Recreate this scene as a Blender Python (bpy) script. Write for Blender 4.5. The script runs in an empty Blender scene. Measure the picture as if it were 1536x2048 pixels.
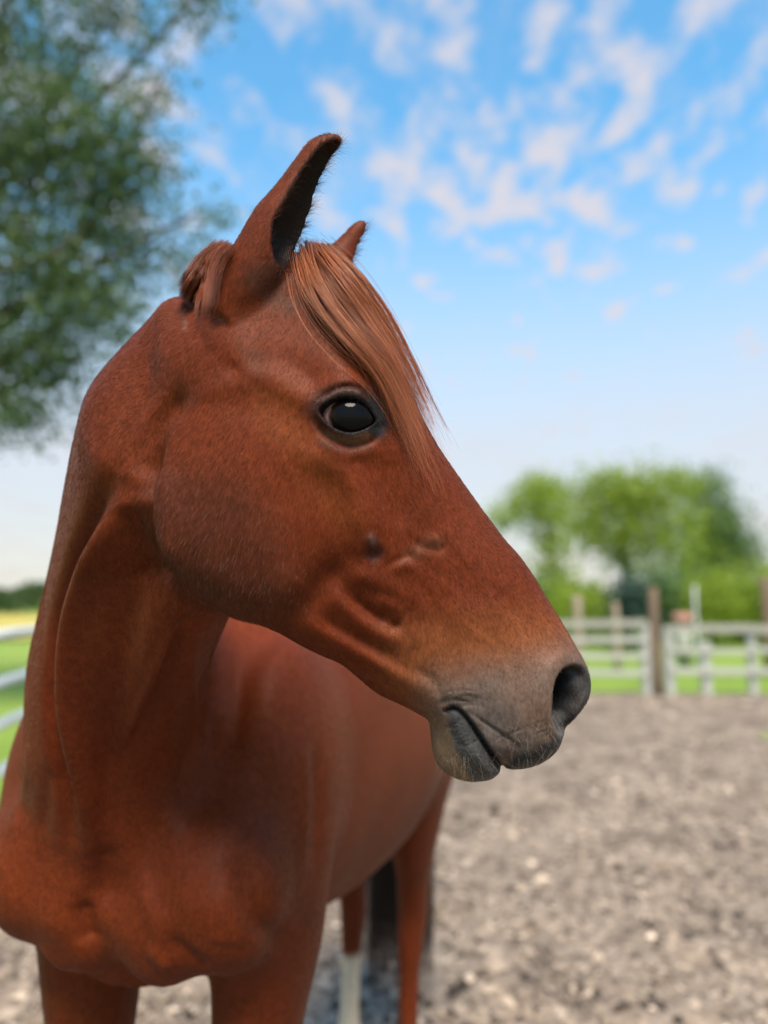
import bpy, bmesh, math, random
import numpy as np
from mathutils import Vector, Matrix

# ------------------------------------------------------------------ camera
scene = bpy.context.scene
COL = scene.collection
rad = math.radians
CAM_Z, PITCH, FPX = 1.50, 6.1, 1547.0          # eye height, upward tilt, focal length in 2048-px units
cam_d = bpy.data.cameras.new('camera')
cam = bpy.data.objects.new('camera', cam_d); COL.objects.link(cam)
cam.location = (0, 0, CAM_Z)
cam.rotation_euler = (rad(90 + PITCH), 0, 0)
cam_d.sensor_fit = 'VERTICAL'; cam_d.sensor_height = 24.0
cam_d.lens = 24.0 * FPX / 2048.0
cam_d.clip_start = 0.05; cam_d.clip_end = 3000
cam_d.dof.use_dof = True
cam_d.dof.focus_distance = 0.81
cam_d.dof.aperture_fstop = 1.25
cam_d.dof.aperture_blades = 0
scene.camera = cam

# ------------------------------------------------------------------ sky and sun
SUN_EL, SUN_AZ = 58.0, 172.0                   # azimuth: degrees clockwise from +Y (view direction)
world = bpy.data.worlds.new('World'); scene.world = world
world.use_nodes = True
def build_world():
    nt = world.node_tree; N = nt.nodes; Lk = nt.links
    N.clear()
    out = N.new('ShaderNodeOutputWorld'); bg = N.new('ShaderNodeBackground')
    sky = N.new('ShaderNodeTexSky'); sky.sky_type = 'NISHITA'; sky.sun_disc = False
    sky.sun_elevation = rad(SUN_EL); sky.sun_rotation = rad(SUN_AZ)
    sky.air_density = 1.3; sky.dust_density = 0.4; sky.ozone_density = 2.5
    bg.inputs['Strength'].default_value = 0.054
    geo = N.new('ShaderNodeTexCoord')
    # a flat cloud layer: direction / height gives a plane overhead
    sep = N.new('ShaderNodeSeparateXYZ'); Lk.new(geo.outputs['Generated'], sep.inputs[0])
    def M(op, a, b=None, c=None):
        n = N.new('ShaderNodeMath'); n.operation = op
        for i, v in enumerate((a, b, c)):
            if v is None: continue
            if isinstance(v, (int, float)): n.inputs[i].default_value = v
            else: Lk.new(v, n.inputs[i])
        return n.outputs[0]
    zc = M('MAXIMUM', M('ADD', sep.outputs[2], 0.10), 0.03)
    px = M('DIVIDE', sep.outputs[0], zc); py = M('DIVIDE', sep.outputs[1], zc)
    cv = N.new('ShaderNodeCombineXYZ'); Lk.new(px, cv.inputs[0]); Lk.new(py, cv.inputs[1])
    mp = N.new('ShaderNodeMapping'); Lk.new(cv.outputs[0], mp.inputs[0])
    mp.inputs['Rotation'].default_value = (0, 0, rad(-38)); mp.inputs['Scale'].default_value = (1.0, 0.62, 1)
    mp.inputs['Location'].default_value = (3.1, 1.7, 0.0)
    def noise(scale, detail, rough, dist=0.0):
        n = N.new('ShaderNodeTexNoise'); n.inputs['Scale'].default_value = scale
        n.inputs['Detail'].default_value = detail; n.inputs['Roughness'].default_value = rough
        n.inputs['Distortion'].default_value = dist
        Lk.new(mp.outputs[0], n.inputs['Vector']); return n.outputs['Fac']
    def ramp(v, a, b):
        n = N.new('ShaderNodeMapRange'); n.interpolation_type = 'SMOOTHSTEP'
        n.inputs['From Min'].default_value = a; n.inputs['From Max'].default_value = b
        Lk.new(v, n.inputs['Value']); return n.outputs[0]
    puffs = ramp(M('ADD', noise(11.5, 4.0, 0.55, 0.15), M('MULTIPLY', noise(2.4, 1.0, 0.5), 0.42)), 0.62, 0.94)
    veil = ramp(noise(1.7, 5, 0.6, 0.5), 0.40, 0.85)
    cl = M('MAXIMUM', M('MULTIPLY', puffs, 0.90), M('MULTIPLY', veil, 0.58))
    low = ramp(sep.outputs[2], 0.56, 0.12)                       # clouds thicken to a milky bank at the horizon
    cl = M('MAXIMUM', cl, M('MULTIPLY', low, M('ADD', 0.86, M('MULTIPLY', veil, 0.12))))
    up = ramp(sep.outputs[2], -0.12, -0.02)
    cl = M('MULTIPLY', cl, up)
    mix = N.new('ShaderNodeMix'); mix.data_type = 'RGBA'; Lk.new(cl, mix.inputs['Factor'])
    hue = N.new('ShaderNodeHueSaturation'); hue.inputs['Saturation'].default_value = 1.0
    hue.inputs['Value'].default_value = 2.1
    Lk.new(sky.outputs[0], hue.inputs['Color'])
    tint = N.new('ShaderNodeMix'); tint.data_type = 'RGBA'; tint.blend_type = 'MULTIPLY'
    tint.inputs['Factor'].default_value = 1.0; Lk.new(hue.outputs[0], tint.inputs['A'])
    tint.inputs['B'].default_value = (0.54, 0.98, 1.04, 1)
    Lk.new(tint.outputs['Result'], mix.inputs['A'])
    warm = N.new('ShaderNodeMix'); warm.data_type = 'RGBA'; Lk.new(ramp(sep.outputs[2], 0.16, 0.0), warm.inputs['Factor'])
    warm.inputs['A'].default_value = (6.2, 5.85, 6.25, 1); warm.inputs['B'].default_value = (6.6, 5.7, 5.6, 1)
    Lk.new(warm.outputs['Result'], mix.inputs['B'])
    Lk.new(mix.outputs['Result'], bg.inputs['Color']); Lk.new(bg.outputs[0], out.inputs[0])
build_world()
sun_d = bpy.data.lights.new('sun', 'SUN'); sun_d.energy = 3.3; sun_d.angle = rad(26); sun_d.color = (1.0, 0.84, 0.66)
sun = bpy.data.objects.new('sun', sun_d); COL.objects.link(sun)
_a, _e = rad(SUN_AZ), rad(SUN_EL)
sun_dir = Vector((math.sin(_a) * math.cos(_e), math.cos(_a) * math.cos(_e), math.sin(_e)))
sun.rotation_euler = (-sun_dir).to_track_quat('-Z', 'Y').to_euler()
sun.location = sun_dir * 50
vs = scene.view_settings
vs.view_transform = 'Standard'; vs.look = 'None'; vs.gamma = 1.0; vs.exposure = 1.2; vs.use_curve_mapping = False
scene.render.engine = 'CYCLES'
scene.cycles.use_denoising = True
try:
    scene.cycles.denoiser = 'OPENIMAGEDENOISE'
    scene.cycles.denoising_input_passes = 'RGB_ALBEDO_NORMAL'
except Exception: pass
scene.cycles.max_bounces = 6; scene.cycles.transparent_max_bounces = 8
scene.cycles.caustics_reflective = False; scene.cycles.caustics_refractive = False

# ------------------------------------------------------------------ helpers
_cp, _sp = math.cos(rad(PITCH)), math.sin(rad(PITCH))
def at(u, v, D):
    """world point at depth D metres that was measured at photo pixel (u, v)"""
    x = (u - 768.0) / FPX; a = -(v - 1024.0) / FPX
    k = D / (_cp - a * _sp)
    return np.array((x * k, D, CAM_Z + (_sp + a * _cp) * k))
def tag(o, label=None, cat=None, group=None, kind=None):
    if label: o['label'] = label
    if cat: o['category'] = cat
    if group: o['group'] = group
    if kind: o['kind'] = kind
    return o
def empty(name, loc=(0, 0, 0), rz=0.0):
    o = bpy.data.objects.new(name, None); COL.objects.link(o)
    o.location = loc; o.rotation_euler = (0, 0, rz); o.empty_display_size = 0.1
    return o
def link_mesh(name, me, mat, parent=None, smooth=True):
    o = bpy.data.objects.new(name, me); COL.objects.link(o)
    if mat: me.materials.append(mat)
    if smooth and len(me.polygons):
        me.polygons.foreach_set('use_smooth', np.ones(len(me.polygons), bool))
    if parent is not None: o.parent = parent
    return o
def mesh_from(verts, quads, name):
    """numpy verts (n,3) and faces (m,k)"""
    me = bpy.data.meshes.new(name)
    v = np.ascontiguousarray(verts, np.float32); q = np.ascontiguousarray(quads, np.int32)
    k = q.shape[1]
    me.vertices.add(len(v)); me.vertices.foreach_set('co', v.ravel())
    me.loops.add(q.size); me.loops.foreach_set('vertex_index', q.ravel())
    me.polygons.add(len(q)); me.polygons.foreach_set('loop_start', np.arange(0, q.size, k, dtype=np.int32))
    me.update(calc_edges=True); me.validate()
    return me
class NG:
    """small node-graph helper for materials"""
    def __init__(s, name):
        s.mat = bpy.data.materials.new(name); s.mat.use_nodes = True
        s.nt = s.mat.node_tree; s.N = s.nt.nodes; s.L = s.nt.links
        s.b = s.N['Principled BSDF']; s.out = s.N['Material Output']
    def put(s, sock, v):
        if isinstance(v, bpy.types.NodeSocket): s.L.new(v, sock)
        elif v is not None: sock.default_value = v
    def node(s, t, **kw):
        n = s.N.new(t)
        for k, v in kw.items(): setattr(n, k, v)
        return n
    def noise(s, vec=None, scale=5, detail=3, rough=0.5, dist=0.0):
        n = s.N.new('ShaderNodeTexNoise'); s.put(n.inputs['Scale'], scale); s.put(n.inputs['Detail'], detail)
        s.put(n.inputs['Roughness'], rough); s.put(n.inputs['Distortion'], dist)
        if vec is not None: s.put(n.inputs['Vector'], vec)
        return n.outputs['Fac']
    def math(s, op, a, b=None, c=None):
        n = s.N.new('ShaderNodeMath'); n.operation = op
        for i, v in enumerate((a, b, c)):
            if v is not None: s.put(n.inputs[i], v)
        return n.outputs[0]
    def mix(s, f, a, b, mode='MIX'):
        n = s.N.new('ShaderNodeMix'); n.data_type = 'RGBA'; n.blend_type = mode
        s.put(n.inputs['Factor'], f); s.put(n.inputs['A'], a); s.put(n.inputs['B'], b)
        return n.outputs['Result']
    def ramp(s, v, stops):
        n = s.N.new('ShaderNodeValToRGB'); s.put(n.inputs[0], v); e = n.color_ramp.elements
        while len(e) > len(stops): e.remove(e[-1])
        while len(e) < len(stops): e.new(0.5)
        for i, (p, c) in enumerate(stops): e[i].position = p; e[i].color = (*c, 1) if len(c) == 3 else c
        return n.outputs[0]
    def coord(s, which='Object'):
        return s.N.new('ShaderNodeTexCoord').outputs[which]
    def mapping(s, vec, scale=(1, 1, 1), rot=(0, 0, 0)):
        n = s.N.new('ShaderNodeMapping'); s.put(n.inputs['Vector'], vec)
        n.inputs['Scale'].default_value = scale; n.inputs['Rotation'].default_value = rot
        return n.outputs[0]
    def bump(s, h, strength=0.3, dist=0.01):
        n = s.N.new('ShaderNodeBump'); s.put(n.inputs['Height'], h)
        n.inputs['Strength'].default_value = strength; n.inputs['Distance'].default_value = dist
        s.L.new(n.outputs[0], s.b.inputs['Normal'])
    def base(s, col, rough=0.6, spec=0.5):
        s.put(s.b.inputs['Base Color'], col if not isinstance(col, tuple) or len(col) == 4 else (*col, 1))
        s.put(s.b.inputs['Roughness'], rough); s.put(s.b.inputs['Specular IOR Level'], spec)
        return s
def spline_open(pts, n=8):
    P = np.array(pts, float); P = np.vstack([2*P[0] - P[1], P, 2*P[-1] - P[-2]]); out = []
    for i in range(1, len(P) - 2):
        p0, p1, p2, p3 = P[i-1:i+3]
        for j in range(n):
            t = j / n
            out.append(0.5 * (2*p1 + (p2 - p0)*t + (2*p0 - 5*p1 + 4*p2 - p3)*t*t + (3*p1 - p0 - 3*p2 + p3)*t**3))
    out.append(P[-2]); return np.array(out)
# ------------------------------------------------------------------ setting: ground, field, fences, trees
ER = np.random.default_rng(21)
def fbm2(x, y, f, octs, seed, gain=.5):
    r = np.random.default_rng(seed); out = 0; a = 1; tot = 0
    for o in range(octs):
        s = 0
        for _ in range(6):
            th = r.uniform(0, 6.3); k = f * r.uniform(.7, 1.4); s = s + np.sin(k * (x * math.cos(th) + y * math.sin(th)) + r.uniform(0, 6.3))
        out = out + a * s / 3.2; tot += a; a *= gain; f *= 2.1
    return out / tot
def grid_mesh(name, xs, ys, zf):
    X, Y = np.meshgrid(xs, ys, indexing='ij'); Z = zf(X, Y); n, m = X.shape
    i = np.arange(n * m).reshape(n, m)
    q_ = np.stack([i[:-1, :-1], i[1:, :-1], i[1:, 1:], i[:-1, 1:]], -1).reshape(-1, 4)
    return mesh_from(np.stack([X, Y, Z], -1).reshape(-1, 3), q_, name)
def seq(parts):
    out = [parts[0][0]]
    for a, b, s in parts: n = max(1, int(round((b - a) / s))); out += list(a + (b - a) * (np.arange(n) + 1) / n)
    return np.array(out)
# field
g = NG('meadow'); c = g.coord('Object')
n1 = g.noise(c, .12, 4, .6); n2 = g.noise(g.mapping(c, (1, .3, 1)), 1.4, 4, .6); n3 = g.noise(c, 9, 3, .6)
col = g.ramp(g.math('ADD', g.math('MULTIPLY', n1, .5), g.math('ADD', g.math('MULTIPLY', n2, .3), g.math('MULTIPLY', n3, .2))),
             [(.30, (.065, .110, .018)), (.48, (.15, .235, .032)), (.66, (.24, .32, .065))])
g.base(col, .8, .2); g.bump(n3, .5, .05); MEADOW = g.mat
field = link_mesh('field', grid_mesh('field', seq([(-700, -60, 60), (-60, 60, 4), (60, 700, 60)]), seq([(-60, 60, 4), (60, 1200, 60)]),
                  lambda X, Y: -.035 + .03 * np.sin(X * .3) * np.sin(Y * .23)), MEADOW); tag(field, kind='structure')
g = NG('ripe_field'); c = g.coord('Object'); n1 = g.noise(c, .6, 4, .6)
g.base(g.ramp(n1, [(.3, (.30, .25, .05)), (.7, (.46, .40, .10))]), .8, .2)
ripe = link_mesh('ripe_field', grid_mesh('ripe_field', seq([(-60, -12, 2)]), seq([(26, 58, 2)]), lambda X, Y: .04 + .02 * np.sin(X) * np.cos(Y)), g.mat); tag(ripe, kind='structure')
# paddock of sand and wood chips
PRINTS = [(ER.uniform(-2.2, 4.5), ER.uniform(1.6, 9.5), ER.uniform(.05, .085), ER.uniform(.015, .04)) for _ in range(150)]
def paddock_z(X, Y):
    dent = 0                                                     # hoof prints: a pressed hollow with a raised lip
    for hx_, hy_, r_, d_ in PRINTS:
        q_ = np.hypot(X - hx_, Y - hy_) / r_; dent = dent - d_ * np.exp(-q_ ** 4) + .4 * d_ * np.exp(-((q_ - 1.35) / .35) ** 2)
    return dent + .012 + .016 * fbm2(X, Y, 2.2, 2, 1) + .026 * fbm2(X, Y, 11, 3, 2, .6) + .018 * np.abs(fbm2(X, Y, 34, 2, 3))
g = NG('paddock_footing'); c = g.coord('Object')
n1 = g.noise(c, 2.4, 5, .66, .4); n2 = g.noise(c, 17, 5, .68); n3 = g.noise(c, 60, 3, .6)
v = g.math('ADD', g.math('MULTIPLY', n1, .36), g.math('ADD', g.math('MULTIPLY', n2, .44), g.math('MULTIPLY', n3, .20)))
col = g.ramp(v, [(.40, (.052, .041, .035)), (.485, (.185, .149, .119)), (.60, (.35, .288, .228))])
g.base(col, .9, .2); g.bump(g.math('ADD', n2, n3), .6, .03)
pad = link_mesh('paddock', grid_mesh('paddock', seq([(-2.6, 5.0, .035), (5.0, 16, .25)]), seq([(-5, 1.2, .25), (1.2, 6.5, .035), (6.5, 11.9, .09)]), paddock_z), g.mat)
tag(pad, kind='structure')
# loose wood chips and clods over the near footing
def chips():
    n = 36000
    t = ER.random(n); y = 1.9 * (11.3 / 1.9) ** (t ** 1.15); x = ER.uniform(-.62, .72, n) * (y + .4)
    keep = (x > -2.5) & (fbm2(x, y, 3.5, 2, 9) + ER.normal(size=n) * .5 > -.35); x, y = x[keep], y[keep]; n = len(x)
    z = paddock_z(x, y)
    s = np.exp(ER.normal(size=n) * .38) * .0165 * (1 + .03 * y)
    base = np.array([(-1, -.5, 0), (.2, -.75, .1), (1, -.2, 0), (.7, .6, .05), (-.5, .7, 0), (0, 0, .75)])
    f = np.array([(0, 1, 5), (1, 2, 5), (2, 3, 5), (3, 4, 5), (4, 0, 5)])
    a = ER.uniform(0, 6.3, n); el = ER.uniform(.5, 1.0, n); P = base[None] * (1 + ER.normal(size=(n, 6, 3)) * .28)
    P = P * np.stack([np.ones(n), el, ER.uniform(.4, 1.1, n)], 1)[:, None, :]
    c_, s_ = np.cos(a)[:, None], np.sin(a)[:, None]
    Q_ = np.stack([P[..., 0] * c_ - P[..., 1] * s_, P[..., 0] * s_ + P[..., 1] * c_, P[..., 2]], -1) * s[:, None, None]
    Q_ = Q_ + np.stack([x, y, z - .002], 1)[:, None, :]
    me = mesh_from(Q_.reshape(-1, 3), (f[None] + (np.arange(n) * 6)[:, None, None]).reshape(-1, 3), 'wood_chips')
    t = ER.random(n)[:, None]; col = np.where(t < .55, (.20, .162, .128), np.where(t < .78, (.35, .29, .232), (.045, .035, .029))) * np.exp(ER.normal(size=(n, 1)) * .25)
    ca = me.color_attributes.new('tone', 'FLOAT_COLOR', 'POINT')
    ca.data.foreach_set('color', np.repeat(np.hstack([col, np.ones((n, 1))]), 6, 0).astype(np.float32).ravel())
    g = NG('chips'); a_ = g.node('ShaderNodeAttribute', attribute_name='tone'); g.base(a_.outputs['Color'], .85, .25)
    o = link_mesh('wood_chips', me, g.mat, smooth=False); tag(o, 'loose grey wood chips strewn over the paddock', 'wood chips', kind='stuff')
chips()
# ---- fences
def tube_mesh(name, P, r, sides=12, taper=None):
    P = np.array(P, float); n = len(P); d = np.gradient(P, axis=0); d /= np.linalg.norm(d, axis=1, keepdims=True)
    V_ = []
    for i in range(n):
        u = np.cross(d[i], (0, 0, 1) if abs(d[i, 2]) < .9 else (1, 0, 0)); u /= np.linalg.norm(u); w = np.cross(d[i], u)
        a = np.linspace(0, 2 * np.pi, sides, endpoint=False); rr = r if taper is None else taper[i]
        V_.append(P[i] + rr * (np.cos(a)[:, None] * u + np.sin(a)[:, None] * w))
    V_ = np.concatenate(V_); F = []
    for i in range(n - 1):
        for j in range(sides): k = (j + 1) % sides; F.append((i*sides + j, i*sides + k, (i+1)*sides + k, (i+1)*sides + j))
    me = bpy.data.meshes.new(name); me.from_pydata(V_.tolist(), [], F + [tuple(range(sides))[::-1], tuple(range((n-1)*sides, n*sides))]); me.update(); return me
def board_mesh(name, L, h, t, rng, sag=.01, seg=8):
    """plank along +X, bevelled and slightly warped"""
    b = min(h, t) * .18; sec = [(-t/2+b, -h/2), (t/2-b, -h/2), (t/2, -h/2+b), (t/2, h/2-b), (t/2-b, h/2), (-t/2+b, h/2), (-t/2, h/2-b), (-t/2, -h/2+b)]
    V_ = []; F = []; ph = rng.uniform(0, 6)
    for i in range(seg + 1):
        x = L * i / seg; dz = sag * math.sin(ph + 2.2 * i / seg) - sag * math.sin(ph); dy = sag * .5 * math.sin(ph * 2 + 3 * i / seg)
        V_ += [(x, y + dy, z + dz) for y, z in sec]
    for i in range(seg):
        for j in range(8): k = (j + 1) % 8; F.append((i*8 + j, i*8 + k, (i+1)*8 + k, (i+1)*8 + j))
    F += [tuple(range(8))[::-1], tuple(range(seg*8, seg*8 + 8))]
    me = bpy.data.meshes.new(name); me.from_pydata(V_, [], F); me.update(); return me
def place_board(name, a, b, h, t, mat, parent, rng, sag=.01):
    a = Vector(a); b = Vector(b); d = b - a
    o = link_mesh(name, board_mesh(name, d.length, h, t, rng, sag), mat, smooth=False)
    o.parent = parent; o.location = a - parent.location; o.rotation_euler = (0, -math.atan2(d.z, math.hypot(d.x, d.y)), math.atan2(d.y, d.x)); return o
def post_mesh(name, h, w, rng, rounded=False, top=.0, below=.25):
    if rounded:
        zs = [-below, h * .3, h * .7, h - .03, h]; P = [(rng.normal() * .006, rng.normal() * .006, z) for z in zs]
        return tube_mesh(name, P, w, 14, [w * 1.05, w, w * .97, w * .95, w * .80])
    me = board_mesh(name, h + below, w, w, rng, .004, 5); co = get_xyz(me)
    co = np.stack([co[:, 1], co[:, 2], co[:, 0] - below], 1); me.vertices.foreach_set('co', co.astype(np.float32).ravel()); me.flip_normals(); me.update(); return me
def get_xyz(me):
    a = np.empty(len(me.vertices) * 3, np.float32); me.vertices.foreach_get('co', a); return a.reshape(-1, 3).astype(float)
def painted(name, c0, c1, rough=.55, metal=0.0):
    g = NG(name); c = g.coord('Object'); n = g.noise(g.mapping(c, (1.5, 12, 12)), 2.2, 5, .65); n2 = g.noise(c, 26, 4, .6)
    g.base(g.mix(g.math('ADD', g.math('MULTIPLY', n, .6), g.math('MULTIPLY', n2, .4)), (*c0, 1), (*c1, 1)), rough, .4); g.bump(n2, .25, .004)
    g.b.inputs['Metallic'].default_value = metal; return g.mat
PALEW = painted('faded_timber', (.20, .16, .12), (.34, .28, .22), .85)
GALV = painted('galvanised_pipe', (.50, .54, .56), (.72, .75, .76), .38, .25)
WHITE_P = painted('weathered_white_paint', (.27, .29, .26), (.45, .47, .43))
GREYW = painted('silvered_timber', (.20, .21, .18), (.36, .37, .32), .75)
BROWN = painted('brown_timber', (.09, .065, .045), (.23, .165, .115), .85)
# pipe fence on the horse's far side of the paddock
fx = lambda y: -2.73 - .108 * (y - 5.5)
pf = empty('pipe_fence', (fx(5.5), 5.5, 0)); tag(pf, 'pale round-rail paddock fence running away behind the chest of the horse', 'fence')
ys = np.arange(-4.0, 12.2, 2.3)
for y in ys:
    o = link_mesh('post', post_mesh('post', 1.30, .055, ER, True), GALV); o.parent = pf; o.location = (fx(y) - .02 - pf.location.x, y - 5.5, 0)
for z in (1.22, .90, .60, .28):
    for y0, y1 in zip(ys[:-1], ys[1:]):
        P = [(fx(y) + .06 - pf.location.x, y - 5.5, z + .006 * math.sin(y * 1.7 + z * 9)) for y in np.linspace(y0 + .01, y1 - .01, 6)]
        o = link_mesh('rail', tube_mesh('rail', P, .037, 14), GALV); o.parent = pf
# fence along the end of the paddock
YF = 11.75
def px_x(u, D): return (u - 768) / FPX * D
def px_z(v, D): return float(at(768, v, D)[2])
lf = empty('board_fence', (px_x(1100, YF), YF, 0)); tag(lf, 'weathered four-board fence between the horse\'s nose and the brown gatepost', 'fence')
xs_ = [-3.6, -1.3, 1.0, px_x(1284, YF)]
for x in xs_:
    o = link_mesh('post', post_mesh('post', px_z(1246, YF), .11 if x < 3.5 else .13, ER), WHITE_P, smooth=False); o.parent = lf; o.location = (x - lf.location.x, 0, 0)
for v_, m_, hh in ((1250, GREYW, .11), (1281, WHITE_P, .085), (1311, WHITE_P, .085), (1343, WHITE_P, .09)):
    for x0, x1 in zip(xs_[:-1], xs_[1:]):
        place_board('board', (x0 + .003, YF - .085, px_z(v_, YF)), (x1 - .003, YF - .085, px_z(v_, YF) + ER.normal() * .01), hh, .03, m_, lf, ER)
rf_ = empty('white_fence', (px_x(1400, YF), YF, 0)); tag(rf_, 'white post and rail fence to the right of the brown gatepost', 'fence')
for u, vt, w in ((1329, 1252, .15), (1401, 1282, .145), (1493, 1252, .12), (1590, 1252, .12), (1760, 1252, .12), (1930, 1252, .12)):
    o = link_mesh('post', post_mesh('post', px_z(vt, YF), w, ER), WHITE_P, smooth=False); o.parent = rf_; o.location = (px_x(u, YF) - rf_.location.x, 0, 0)
xr_ = [px_x(u, YF) for u in (1329, 1493, 1590, 1760, 1930)]
for v_, m_, hh, yo in ((1258, GREYW, .12, -.095), (1299, WHITE_P, .075, -.095), (1341, WHITE_P, .10, -.095)):
    for x0, x1 in zip(xr_[:-1], xr_[1:]):
        place_board('rail', (x0 + .003, YF + yo, px_z(v_, YF)), (x1 - .003, YF + yo, px_z(v_, YF) + ER.normal() * .01), hh, .03, m_, rf_, ER)
def lone_post(u, D, v_top, w, label, mat, name='wooden_post'):
    o = link_mesh(name, post_mesh(name, px_z(v_top, D), w, ER, True), mat); o.location = (px_x(u, D), D, 0); tag(o, label, 'post'); return o
lone_post(1304, YF - .05, 1178, .075, 'tall round brown timber gatepost between the board fence and white fence', BROWN)
lone_post(1152, 15.0, 1192, .09, 'brown timber post behind the board fence, closest to the horse\'s nose', PALEW)
lone_post(1228, 15.5, 1205, .07, 'thin brown timber post behind the board fence, near the brown gatepost', PALEW)
lone_post(1386, 17.0, 1172, .032, 'slim pale grey pole standing behind the white fence', GALV, 'pole')
lone_post(1528, 15.0, 1155, .11, 'brown timber post behind the white fence at the picture edge', BROWN)
# small red and white thing beyond the fence
bm = bmesh.new(); bmesh.ops.create_cone(bm, cap_ends=True, segments=18, radius1=.15, radius2=.21, depth=.24)
bmesh.ops.bevel(bm, geom=[e for e in bm.edges], offset=.02, segments=2, affect='EDGES')
me = bpy.data.meshes.new('bucket'); bm.to_mesh(me); bm.free()
g = NG('red_plastic'); g.base((.36, .19, .16), .7); o = link_mesh('bucket', me, g.mat); D_ = 16.0; o.location = (px_x(1360, D_), D_, px_z(1238, D_)); tag(o, 'small reddish tub raised behind the white fence', 'tub')
g = NG('white_drum'); g.base((.26, .29, .24), .6); bm = bmesh.new(); bmesh.ops.create_cone(bm, cap_ends=True, segments=18, radius1=.15, radius2=.15, depth=.84)
bmesh.ops.bevel(bm, geom=[e for e in bm.edges if abs(e.verts[0].co.z - e.verts[1].co.z) < .01], offset=.03, segments=2, affect='EDGES')
me = bpy.data.meshes.new('drum'); bm.to_mesh(me); bm.free(); o2 = link_mesh('drum', me, g.mat); o2.location = (px_x(1360, D_), D_, px_z(1238, D_) - .12 - .422); tag(o2, 'pale drum standing in the grass under the reddish tub', 'drum')
# ---- trees
def leaf_mat(name, dark, lite, trans=.35):
    g = NG(name); a = g.node('ShaderNodeAttribute', attribute_name='tone')
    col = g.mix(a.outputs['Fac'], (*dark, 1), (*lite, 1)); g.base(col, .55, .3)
    t = g.node('ShaderNodeBsdfTranslucent'); g.put(t.inputs['Color'], g.mix(.5, col, (lite[0] * 1.4, lite[1] * 1.5, lite[2], 1)))
    m = g.node('ShaderNodeMixShader'); m.inputs[0].default_value = trans
    g.L.new(g.b.outputs[0], m.inputs[1]); g.L.new(t.outputs[0], m.inputs[2]); g.L.new(m.outputs[0], g.out.inputs[0]); return g.mat
g = NG('bark'); c = g.coord('Object'); n = g.noise(g.mapping(c, (6, 6, 1.2)), 3, 5, .65)
g.base(g.ramp(n, [(.3, (.035, .028, .022)), (.7, (.13, .105, .08))]), .9, .2); g.bump(n, .8, .03); BARK = g.mat
def leaves_mesh(name, C, size, rng, shade):
    """one folded leaf (4 verts, 2 triangles) at each point of C"""
    n = len(C); d = rng.normal(size=(n, 3)); d[:, 2] -= .5; d /= np.linalg.norm(d, axis=1, keepdims=True)
    u = np.cross(d, rng.normal(size=(n, 3))); u /= np.linalg.norm(u, axis=1, keepdims=True); w = np.cross(d, u)
    s = (size * rng.uniform(.6, 1.4, n))[:, None]
    P = np.stack([C - d * s * .5, C + u * s * .34 + w * s * .08, C + d * s * .55, C - u * s * .34 + w * s * .08], 1)
    i = (np.arange(n) * 4)[:, None]
    me = mesh_from(P.reshape(-1, 3), np.concatenate([i + (0, 1, 2), i + (0, 2, 3)]), name)
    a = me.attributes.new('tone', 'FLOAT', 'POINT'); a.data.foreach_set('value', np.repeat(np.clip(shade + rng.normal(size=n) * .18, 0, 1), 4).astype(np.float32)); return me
def make_tree(name, base, label, H, trunk_r, blobs, nleaf, leaf, mat, rng, group=None, lean=(0, 0), trunk_top=None, cat='tree'):
    """blobs: centre (world), radii, weight; leaves gather in sprays inside them, limbs reach each one"""
    root = empty(name, base); tag(root, label, cat, group); b = np.array(base, float)
    tt = b + (lean[0], lean[1], trunk_top or H * .6); k = 7
    tp = [b + (tt - b) * (i / (k - 1)) + (rng.normal(size=3) * .02 * H * (0 < i < k - 1)) * (1, 1, 0) for i in range(k)]
    tp[0] = tp[0] - (0, 0, .2)
    o = link_mesh('trunk', tube_mesh('trunk', [p - b for p in tp], 0, 12, np.linspace(trunk_r * 1.25, trunk_r * .45, k)), BARK); o.parent = root
    tot = sum(w for _, _, w in blobs); C = []; S = []
    for c, r, w in blobs:
        c = np.array(c, float); r = np.array(r, float)
        st = tp[rng.integers(3, k)]; mid = (st + c) / 2 + rng.normal(size=3) * .05 * H
        o = link_mesh('limb', tube_mesh('limb', spline_open([st - b, mid - b, c - b + r * (0, 0, .4)], 5), 0, 7, np.linspace(trunk_r * .38, trunk_r * .08, 11)), BARK); o.parent = root
        n = int(nleaf * w / tot); ns = max(4, n // 55)
        q_ = rng.normal(size=(ns, 3)); q_ /= np.linalg.norm(q_, axis=1, keepdims=True); q_ *= (rng.random(ns) ** .42)[:, None]
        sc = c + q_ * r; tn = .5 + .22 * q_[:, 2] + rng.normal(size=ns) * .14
        j = rng.integers(0, ns, n); sp = (leaf * 2.6 + .13 * r.mean()) * rng.uniform(.6, 1.3, ns)
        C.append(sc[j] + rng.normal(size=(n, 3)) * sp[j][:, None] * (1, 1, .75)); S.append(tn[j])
    C = np.concatenate(C); S = np.concatenate(S)
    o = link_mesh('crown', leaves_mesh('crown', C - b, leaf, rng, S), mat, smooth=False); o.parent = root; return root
def bl(u, v, D, ru, rv, rd, w): return (at(u, v, D), (ru / FPX * D, rd, rv / FPX * D), w)
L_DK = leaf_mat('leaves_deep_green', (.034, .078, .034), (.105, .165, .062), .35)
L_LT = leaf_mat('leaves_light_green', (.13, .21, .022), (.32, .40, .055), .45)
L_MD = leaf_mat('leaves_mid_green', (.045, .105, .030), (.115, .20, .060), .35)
TRr = np.random.default_rng(77)
D = 10.0
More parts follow.
